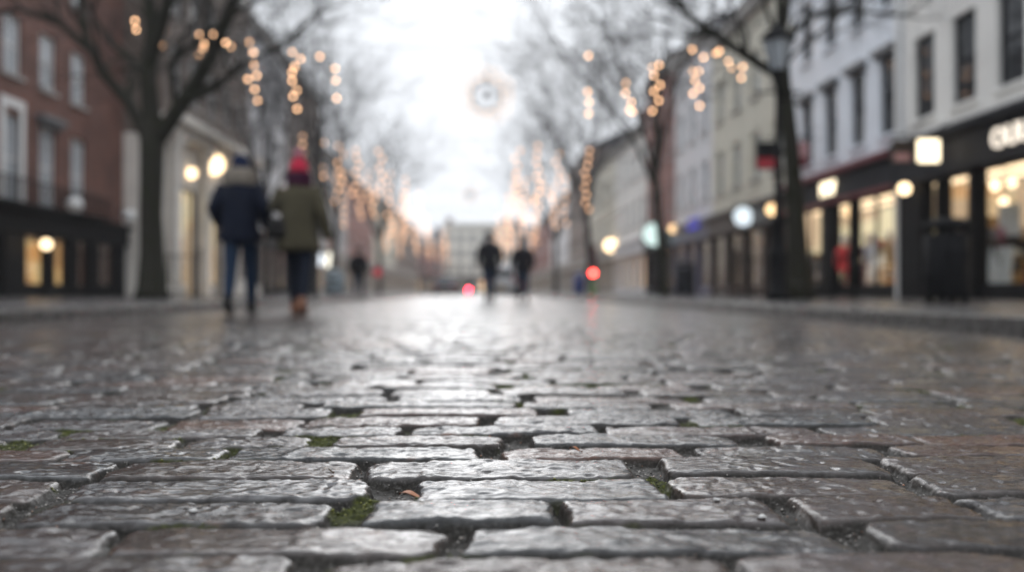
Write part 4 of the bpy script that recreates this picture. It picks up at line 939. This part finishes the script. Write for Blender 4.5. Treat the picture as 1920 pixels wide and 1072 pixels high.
# a scooter with a lit red tail lamp
b = at(879, 552, 66.0); b.z = 0
t = thing('motor_scooter', 'small dark scooter with a bright red tail lamp in the road', 'scooter', (b.x, b.y, -.02))
for y in (-.55, .65):
    o = MB().tube([(-.055, y, .24), (.055, y, .24)], [.24, .24], 18).build('wheel', M['tyre'], t); MB().tube([(-.06, y, .24), (.06, y, .24)], [.13, .13], 14).build('rim', M['alloy'], o)
MB().tube([(0, -.62, .52), (0, -.2, .5), (0, .0, .3), (0, .38, .28), (0, .5, .6), (0, .52, .92)], [.12, .17, .12, .1, .14, .06], 12).build('body', M['charcoal'], t)
MB().box(-.15, .15, -.65, .02, .66, .76).build('seat', M['black_leather'], t, bevel=.03)
MB().tube([(-.33, .42, 1.0), (0, .52, .96), (.33, .42, 1.0)], [.018, .02, .018], 8).build('handlebar', M['iron'], t)
MB().ball((0, -.74, gz(543, 66)), .085, 14, 10, 1.3, .7, 1).build('tail_light', M['red_tail'], t); MB().tube([(0, -.6, .5), (0, -.7, gz(543, 66))], [.04, .05], 8).build('lamp_bracket', M['charcoal'], t)

# ------------------------------------------------------------------ people
def skin_mesh(name, verts, edges, radii, mat, root=0, sub=2):
    me = bpy.data.meshes.new('skel'); me.from_pydata(verts, edges, []); o = bpy.data.objects.new('skel', me); COL.objects.link(o)
    sk = o.modifiers.new('skin', 'SKIN'); sk.branch_smoothing = .6
    if not me.skin_vertices: me.skin_vertices.new()
    for i, r in enumerate(radii):
        v = me.skin_vertices[0].data[i]; v.radius = (r, r) if not isinstance(r, tuple) else r; v.use_root = (i == root)
    ss = o.modifiers.new('sub', 'SUBSURF'); ss.levels = sub; ss.render_levels = sub
    dg = bpy.context.evaluated_depsgraph_get(); out = bpy.data.meshes.new_from_object(o.evaluated_get(dg)); out.name = name
    bpy.data.objects.remove(o)
    out.polygons.foreach_set('use_smooth', [True]*len(out.polygons)); out.materials.clear(); out.materials.append(mat)
    return out
def person(label, loc, rz, h=1.75, jacket='navy_cloth', hem=.78, trousers='denim', shoes='black_leather', hat=None, pom=None, scarf=None, hood=None, stride=.24, lead=1,
           arms=None, quilt=False, coat_w=1.0, bag=False, group=None):
    """stands facing +Y, feet at z = 0; arms: {-1: (elbow, wrist), 1: (...)}"""
    t = thing('person', label, 'person', loc, rz, group); s = h/1.75; t.scale = (s, s, s)
    V = []; E = []; R = []
    def v(p, r, par=None):
        V.append(tuple(p)); R.append(r)
        if par is not None: E.append((par, len(V)-1))
        return len(V)-1
    pel = v((0, 0, .95), .125); sp = v((0, .0, 1.14), .115, pel); chs = v((0, .01, 1.34), .125, sp); nk = v((0, .0, 1.49), .055, chs)
    hb = v((0, .01, 1.55), .062, nk); hc = v((0, .025, 1.63), .088, hb); ht = v((0, .015, 1.70), .075, hc)
    v((0, .125, 1.615), .012, hc); v((.092, .01, 1.62), .012, hc); v((-.092, .01, 1.62), .012, hc)          # nose, ears
    A = arms or {-1: ((-.27, -.03, 1.15), (-.27, .06, .92)), 1: ((.27, -.03, 1.15), (.27, .06, .92))}
    legs = {}
    for sd in (-1, 1):
        sh = v((sd*.165, 0, 1.41), .06, chs); el, wr = A[sd]
        e = v(el, .042, sh); w = v(wr, .028, e)
        dr = (Vector(wr)-Vector(el)).normalized(); sidev = Vector((0, 1, 0)); sidev = (sidev-dr*sidev.dot(dr)).normalized()
        pm = v(Vector(wr)+dr*.06, .034, w)
        for q, fl in enumerate((.07, .082, .078, .06)):
            o0 = Vector(wr)+dr*.095+sidev*((q-1.5)*.019); k1 = v(o0, .0095, pm); k2 = v(o0+dr*fl*.55-Vector((sd*.012, 0, 0)), .009, k1); v(o0+dr*fl*.9-Vector((sd*.034, 0, 0)), .008, k2)
        th = v(Vector(wr)+dr*.045+sidev*.042, .011, w); v(Vector(wr)+dr*.085+sidev*.062, .0095, th)
        f = sd*lead                                     # +1 leads
        hip = (sd*.085, 0, .90); kn = (sd*.085, .03+f*stride*.55+.02, .50); an = (sd*.08, f*stride*(1.0 if f > 0 else 1.15), .085 if f > 0 else .12)
        a = v(hip, .088, pel); b = v(kn, .058, a); c = v(an, .038, b); v((an[0], an[1]+.13, .04 if f > 0 else .05), .034, c)
        legs[sd] = (hip, kn, an, f)
    part('body', skin_mesh('body', V, E, R, M['skin']), t)
    # jacket: torso and sleeves
    mb = MB(); zs = np.linspace(hem, 1.46, 26 if quilt else 14); rg = []
    for z in zs:
        u = (z-hem)/(1.46-hem); rx = (.215-.02*math.sin(u*PI) + (.02 if u < .2 else 0))*coat_w; ry = (.165+.01*math.sin(u*PI))*coat_w
        if u > .82: k = (u-.82)/.18; rx *= 1-.50*k**1.5; ry *= 1-.42*k**2
        if quilt: k = 1+.035*abs(math.sin(u*PI*9)); rx *= k; ry *= k
        rg.append((0, .0, z, rx, ry))
    rg = [(0, 0, hem-.001, rg[0][3]*.9, rg[0][4]*.9)]+rg+[(0, 0, 1.50, .075, .075)]
    mb.rings(rg, 22)
    for sd in (-1, 1):
        sh = Vector((sd*.165, 0, 1.405)); el, wr = map(Vector, A[sd]); pts = []; rr = []
        for i in range(17):
            u = i/16; p = sh.lerp(el, u*2) if u < .5 else el.lerp(wr, u*2-1); pts.append(p)
            r = .088-.030*u; rr.append(r*(1+.06*abs(math.sin(u*PI*7))) if quilt else r)
        mb.tube(pts, rr, 14)
    mb.build('jacket', M[jacket], t)
    mb = MB()
    for sd, (hip, kn, an, f) in legs.items():
        hip, kn, an = Vector(hip), Vector(kn), Vector(an)
        mb.tube([hip+Vector((0, 0, .06)), hip, hip.lerp(kn, .5), kn, kn.lerp(an, .35), kn.lerp(an, .7), an+Vector((0, 0, .03))], [.10, .105, .088, .07, .068, .056, .05], 14)
    mb.rings([(0, 0, .84, .15, .12), (0, 0, .92, .18, .135), (0, 0, 1.02, .17, .13)], 16); mb.build('trousers', M[trousers], t)
    for sd, (hip, kn, an, f) in legs.items():
        mb = MB(); lift = 0 if f > 0 else .035; y = an[1]
        mb.tube([(an[0], y-.085, .052+lift*1.6), (an[0], y-.03, .06+lift), (an[0], y+.06, .05+lift*.5), (an[0], y+.16, .036), (an[0], y+.20, .030)], [.036, .052, .050, .042, .02], 12)
        mb.tube([(an[0], y, .05+lift), (an[0], y-.005, .17+lift)], [.046, .052], 12)
        mb.build('shoe', M[shoes], t)
    MB().rings([(0, -.005, 1.555, .085, .09), (0, -.0, 1.62, .098, .108), (0, .0, 1.69, .092, .10), (0, .005, 1.735, .06, .065), (0, .005, 1.752, .015, .015)], 16).build('hair', M['hair'], t) if not hat else None
    if hat:
        MB().rings([(0, .0, 1.60, .105, .113), (0, .0, 1.645, .108, .118), (0, .0, 1.648, .100, .11), (0, .005, 1.71, .092, .10), (0, .005, 1.755, .06, .066), (0, .005, 1.772, .015, .015)], 18).build('beanie', M[hat], t)
        MB().rings([(0, -.03, 1.53, .07, .06), (0, -.03, 1.60, .088, .075)], 12).build('hair', M['hair'], t)
    if pom:
        mb = MB(); rr = random.Random(2); mb.ball((0, 0, 1.81), .05, 14, 10)
        for _ in range(160):
            a = Vector((rr.gauss(0, 1), rr.gauss(0, 1), rr.gauss(0, 1))).normalized(); mb.tube([Vector((0, 0, 1.81))+a*.04, Vector((0, 0, 1.81))+a*.068], [.006, .002], 4)
        mb.build('pompom', M[pom], t)
    if scarf:
        mb = MB()
        for k, (z, r) in enumerate(((1.47, .105), (1.515, .112), (1.56, .10))):
            mb.tube([(math.cos(a)*r*1.05, math.sin(a)*r+.005, z+.012*math.sin(a*2+k)) for a in np.linspace(0, 2*PI, 21)], [.034]*21, 10, caps=False)
        mb.build('scarf', M[scarf], t)
    if hood:
        mb = MB(); rr = random.Random(6)
        for (z, r, y) in ((1.44, .13, -.06), (1.50, .135, -.055), (1.55, .12, -.05)):
            mb.tube([(math.cos(a)*r*1.1, math.sin(a)*r*.9+y+.05, z+.02*math.sin(-a)) for a in np.linspace(0, 2*PI, 23)], [.042+rr.uniform(-.005, .005) for _ in range(23)], 9, caps=False)
        mb.build('fur_hood', M[hood], t)
    return t
cl = at(450, 588, 9.75); cr = at(560, 588, 9.6)
person('man in a navy quilted jacket, navy beanie and fur hood, seen from behind', (cl.x, cl.y, -.008), .03, 1.74, 'navy_cloth', .80, 'denim', 'black_leather', hat='navy_knit', hood='fur', stride=.20, lead=1, quilt=True, coat_w=1.0,
       arms={-1: ((-.275, -.05, 1.16), (-.235, .10, .99)), 1: ((.275, -.05, 1.16), (.26, .09, .98))})
W = person('woman in an olive coat, red bobble hat and plum scarf, seen from behind', (cr.x, cr.y, -.008), -.02, 1.68, 'olive_cloth', .72, 'dark_denim', 'leather', hat='red_knit', pom='pink_fluff', scarf='plum_knit', stride=.17, lead=-1, coat_w=1.05,
       arms={-1: ((-.27, -.02, 1.18), (-.17, .04, 1.28)), 1: ((.27, -.06, 1.15), (.325, .02, .86))})
hb = at(522, 405, 9.5)
t = thing('handbag', 'black handbag hanging from the bent arm of the woman in olive', 'handbag', (hb.x, hb.y, hb.z-.12))
MB().rings([(0, 0, -.12, .12, .055), (0, 0, -.10, .135, .065), (0, 0, .05, .12, .05), (0, 0, .10, .10, .03)], 16).build('bag_body', M['black_leather'], t)
MB().tube([(math.cos(a)*.08, 0, .09+math.sin(a)*.17) for a in np.linspace(0, PI, 13)], [.009]*13, 6).build('strap', M['black_leather'], t)
def walker(label, px, d, h, rz, jacket, trousers, lead, hat=None):
    b = at(px, 556, d); person(label, (b.x, b.y, -.012), rz, h, jacket, .80, trousers, 'black_leather', hat=hat, lead=lead, stride=.26, coat_w=.96, group='distant walkers in the road')
walker('distant walker in a dark jacket with slim dark trousers, left of the white van', 918, 22.5, 1.80, .0, 'walker_cloth', 'denim', 1)
walker('distant walker in a dark coat, right of the white van', 980, 22.8, 1.66, .05, 'walker_cloth', 'denim', -1)
walker('distant walker in a dark jacket and blue jeans near the left pavement', 672, 29, 1.74, -.1, 'black_cloth', 'denim', 1)

# ------------------------------------------------------------------ small things lying on the setts
def ground_pt(px, py):
    d = CH*FPX/(py-547); return gx(px, d), d
rr = random.Random(9)
def leaf(px, py, l, mat, lab):
    x, y = ground_pt(px, py); z = z_road(x, y)[0]
    t = MB(); n = 10; top = []; 
    for i in range(n+1):
        u = i/n; wv = l*.28*math.sin(PI*u)**.8; top.append((l*(u-.5), wv, .003*math.sin(u*5)+.002))
    vs = [(a, b, c) for a, b, c in top]+[(a, -b, c+.002) for a, b, c in top]+[(a, b, c-.0012) for a, b, c in top]+[(a, -b, c+.0008) for a, b, c in top]
    m = n+1; fs = [(i, i+1, m+i+1, m+i) for i in range(n)]+[(2*m+i, 3*m+i, 3*m+i+1, 2*m+i+1) for i in range(n)]
    t.add(vs, fs, True); o = t.build('leaf_fragment', M[mat]); o.location = (x, y, z+.004); o.rotation_euler = (.12, .05, rr.uniform(-.5, .5)); tag(o, lab, 'leaf', 'dead leaf scraps on the setts')
leaf(772, 917, .030, 'leaf', 'orange dead leaf scrap at the edge of a stone, left of a mossy gap')
leaf(1487, 889, .026, 'leaf_pale', 'pale tan leaf scrap on the right setts')
leaf(1080, 846, .020, 'leaf', 'tiny orange leaf scrap in a gap between stones')
leaf(618, 884, .016, 'leaf_pale', 'small tan leaf scrap by a stone corner on the left')
def pebble(px, py, r, lab):
    x, y = ground_pt(px, py); z = z_road(x, y)[0]; q = random.Random(px)
    mb = MB(); bm = bmesh.new(); bmesh.ops.create_icosphere(bm, subdivisions=2, radius=r)
    for vv in bm.verts: vv.co *= q.uniform(.7, 1.2); vv.co.z *= .6; vv.co.x *= 1.25
    bm.verts.index_update(); mb.add([tuple(vv.co) for vv in bm.verts], [[vv.index for vv in f.verts] for f in bm.faces], True); bm.free()
    o = mb.build('pebble', M['pebble']); o.location = (x, y, z+r*.45); tag(o, lab, 'pebble', 'white pebbles on the setts')
pebble(370, 952, .004, 'bright white pebble on the left setts'); pebble(1347, 940, .0036, 'white pebble on the right, upper of two near each other'); pebble(1434, 969, .0042, 'white pebble on the right, lower of two near each other')
pebble(848, 858, .0024, 'tiny white pebble in the mortar of the central gap')
# grit in the joints and moss cushions: countless, one object each
gm, mo = MB(), MB()
pts = RNG.random((60000, 2)); xs = -1.35+2.8*pts[:, 0]; ys = .66+2.2*pts[:, 1]**1.3
z, st, _, _, ms, _ = sett_field(xs[None, :], ys[None, :], True); z, st, ms = z[0], st[0], ms[0]
def lump(mb, x, y, z, r, q, flat=.8):
    v = []
    for k in range(6):
        pass
    p = [(0, 0, 1), (1, 0, 0), (0, 1, 0), (-1, 0, 0), (0, -1, 0), (0, 0, -1)]
    a = q.uniform(0, 6.3); ca, sa = math.cos(a), math.sin(a)
    vs = []
    for px_, py_, pz_ in p:
        k = r*q.uniform(.7, 1.2); vs.append((x+(px_*ca-py_*sa)*k, y+(px_*sa+py_*ca)*k, z+pz_*k*flat))
    mb.add(vs, [(0, 1, 2), (0, 2, 3), (0, 3, 4), (0, 4, 1), (5, 2, 1), (5, 3, 2), (5, 4, 3), (5, 1, 4)], True)
ng = nm = 0
for i in range(len(xs)):
    if ms[i] > .4 and nm < 5000: lump(mo, xs[i], ys[i], z[i]+.001, rr.uniform(.0010, .0030), rr); nm += 1
    elif st[i] < .15 and ng < 7000 and rr.random() < .8: lump(gm, xs[i], ys[i], z[i]+.0005, rr.uniform(.0008, .0026), rr, .7); ng += 1
def speck(name, stops):
    m, nt, out = new_mat(name); tc = N(nt, 'ShaderNodeTexCoord'); w = N(nt, 'ShaderNodeTexWhiteNoise' if False else 'ShaderNodeTexVoronoi'); w.inputs['Scale'].default_value = 220
    nt.links.new(tc.outputs['Object'], w.inputs['Vector']); sp = N(nt, 'ShaderNodeSeparateColor'); nt.links.new(w.outputs['Color'], sp.inputs[0]); r = ramp(nt, stops); nt.links.new(sp.outputs[0], r.inputs['Fac'])
    b = N(nt, 'ShaderNodeBsdfPrincipled'); b.inputs['Roughness'].default_value = .4; nt.links.new(r.outputs[0], b.inputs['Base Color']); nt.links.new(b.outputs[0], out.inputs['Surface']); return m
tag(gm.build('gravel', speck('grit', [(0, (.05, .045, .04)), (.6, (.15, .14, .13)), (.9, (.45, .42, .38)), (1, (.35, .12, .04))])), 'fine grit lying in the joints between setts', 'grit', kind='stuff')
tag(mo.build('moss', speck('moss_cushion', [(0, (.018, .022, .006)), (.5, (.048, .056, .011)), (1, (.17, .17, .028))])), 'small green moss cushions in the wider joints', 'moss', kind='stuff')

# ------------------------------------------------------------------ air
HAZE = 0.0008
if HAZE:
    m, nt, out = new_mat('thin_mist'); pv = N(nt, 'ShaderNodeVolumePrincipled'); pv.inputs['Density'].default_value = HAZE; pv.inputs['Color'].default_value = (.95, .96, .98, 1); pv.inputs['Anisotropy'].default_value = .2
    nt.links.new(pv.outputs[0], out.inputs['Volume'])
    tag(MB().box(-60, 60, -20, 230, -1.2, 24).build('haze', m), 'thin pale mist filling the street', 'haze', kind='stuff')

# ------------------------------------------------------------------ world, sun, camera
wd = bpy.data.worlds.new('World'); S.world = wd; wd.use_nodes = True; nt = wd.node_tree; nt.nodes.clear()
SUN_EL, SUN_ROT = math.radians(17), math.radians(0)
sky = N(nt, 'ShaderNodeTexSky', sky_type='NISHITA'); sky.sun_disc = False; sky.sun_elevation = SUN_EL; sky.sun_rotation = SUN_ROT; sky.air_density = 1.5; sky.dust_density = 6; sky.ozone_density = 1
hs = N(nt, 'ShaderNodeHueSaturation'); hs.inputs['Saturation'].default_value = .16; nt.links.new(sky.outputs[0], hs.inputs['Color'])
ov = N(nt, 'ShaderNodeMix', data_type='RGBA'); ov.inputs[0].default_value = .985; ov.inputs[7].default_value = (8.4, 8.8, 9.4, 1); nt.links.new(hs.outputs[0], ov.inputs[6])   # even cloud layer
tcw = N(nt, 'ShaderNodeTexCoord'); sxw = N(nt, 'ShaderNodeSeparateXYZ'); nt.links.new(tcw.outputs['Generated'], sxw.inputs[0])   # overcast luminance: brighter towards the zenith
gr = N(nt, 'ShaderNodeMapRange'); gr.inputs['From Min'].default_value = .3; gr.inputs['From Max'].default_value = 1; gr.inputs['To Min'].default_value = .91; gr.inputs['To Max'].default_value = 1.65; nt.links.new(sxw.outputs['Z'], gr.inputs['Value'])
# the veiled sun ahead: a broad bright patch in the cloud, down the street
dp = N(nt, 'ShaderNodeVectorMath', operation='DOT_PRODUCT'); nrmz = N(nt, 'ShaderNodeVectorMath', operation='NORMALIZE'); nt.links.new(tcw.outputs['Generated'], nrmz.inputs[0]); nt.links.new(nrmz.outputs[0], dp.inputs[0])
dp.inputs[1].default_value = (math.sin(SUN_ROT)*math.cos(SUN_EL), math.cos(SUN_ROT)*math.cos(SUN_EL), math.sin(SUN_EL))
mx0 = N(nt, 'ShaderNodeMath', operation='MAXIMUM'); mx0.inputs[1].default_value = 0; nt.links.new(dp.outputs['Value'], mx0.inputs[0])
pw0 = N(nt, 'ShaderNodeMath', operation='POWER'); pw0.inputs[1].default_value = 9; nt.links.new(mx0.outputs[0], pw0.inputs[0])
gl = N(nt, 'ShaderNodeMath', operation='MULTIPLY_ADD'); gl.inputs[1].default_value = .0; nt.links.new(pw0.outputs[0], gl.inputs[0]); nt.links.new(gr.outputs[0], gl.inputs[2])
mz = N(nt, 'ShaderNodeMix', data_type='RGBA', blend_type='MULTIPLY'); mz.inputs[0].default_value = 1; nt.links.new(ov.outputs[2], mz.inputs[6]); nt.links.new(gl.outputs[0], mz.inputs[7])
bg = N(nt, 'ShaderNodeBackground'); bg.inputs['Strength'].default_value = .10; wo = N(nt, 'ShaderNodeOutputWorld'); nt.links.new(mz.outputs[2], bg.inputs['Color']); nt.links.new(bg.outputs[0], wo.inputs['Surface'])
sl = bpy.data.lights.new('sun', 'SUN'); sl.energy = .85; sl.angle = math.radians(50); sl.color = (1, .99, .98); so = link('sun', sl)
so.rotation_euler = Vector((math.sin(SUN_ROT)*math.cos(SUN_EL), math.cos(SUN_ROT)*math.cos(SUN_EL), math.sin(SUN_EL))).to_track_quat('Z', 'Y').to_euler()
cd = bpy.data.cameras.new('camera'); cam = link('camera', cd); cam.location = (0, 0, CH); cam.rotation_euler = (PI/2+PIT, 0, -TH)
cd.sensor_width = 36; cd.lens = FPX/1920*36; cd.clip_start = .02; cd.clip_end = 1500
cd.dof.use_dof = True; cd.dof.focus_distance = CH*FPX/(880-547); cd.dof.aperture_fstop = 2.0; cd.dof.aperture_blades = 0
S.camera = cam
vs = S.view_settings; vs.view_transform = 'Standard'; vs.look = 'None'; vs.exposure = .35; vs.gamma = 1
cy = S.cycles; cy.max_bounces = 6; cy.diffuse_bounces = 3; cy.glossy_bounces = 3; cy.transparent_max_bounces = 8; cy.sample_clamp_indirect = 3; cy.sample_clamp_direct = 0; cy.use_denoising = True; cy.caustics_reflective = False; cy.caustics_refractive = False
cy.use_adaptive_sampling = False
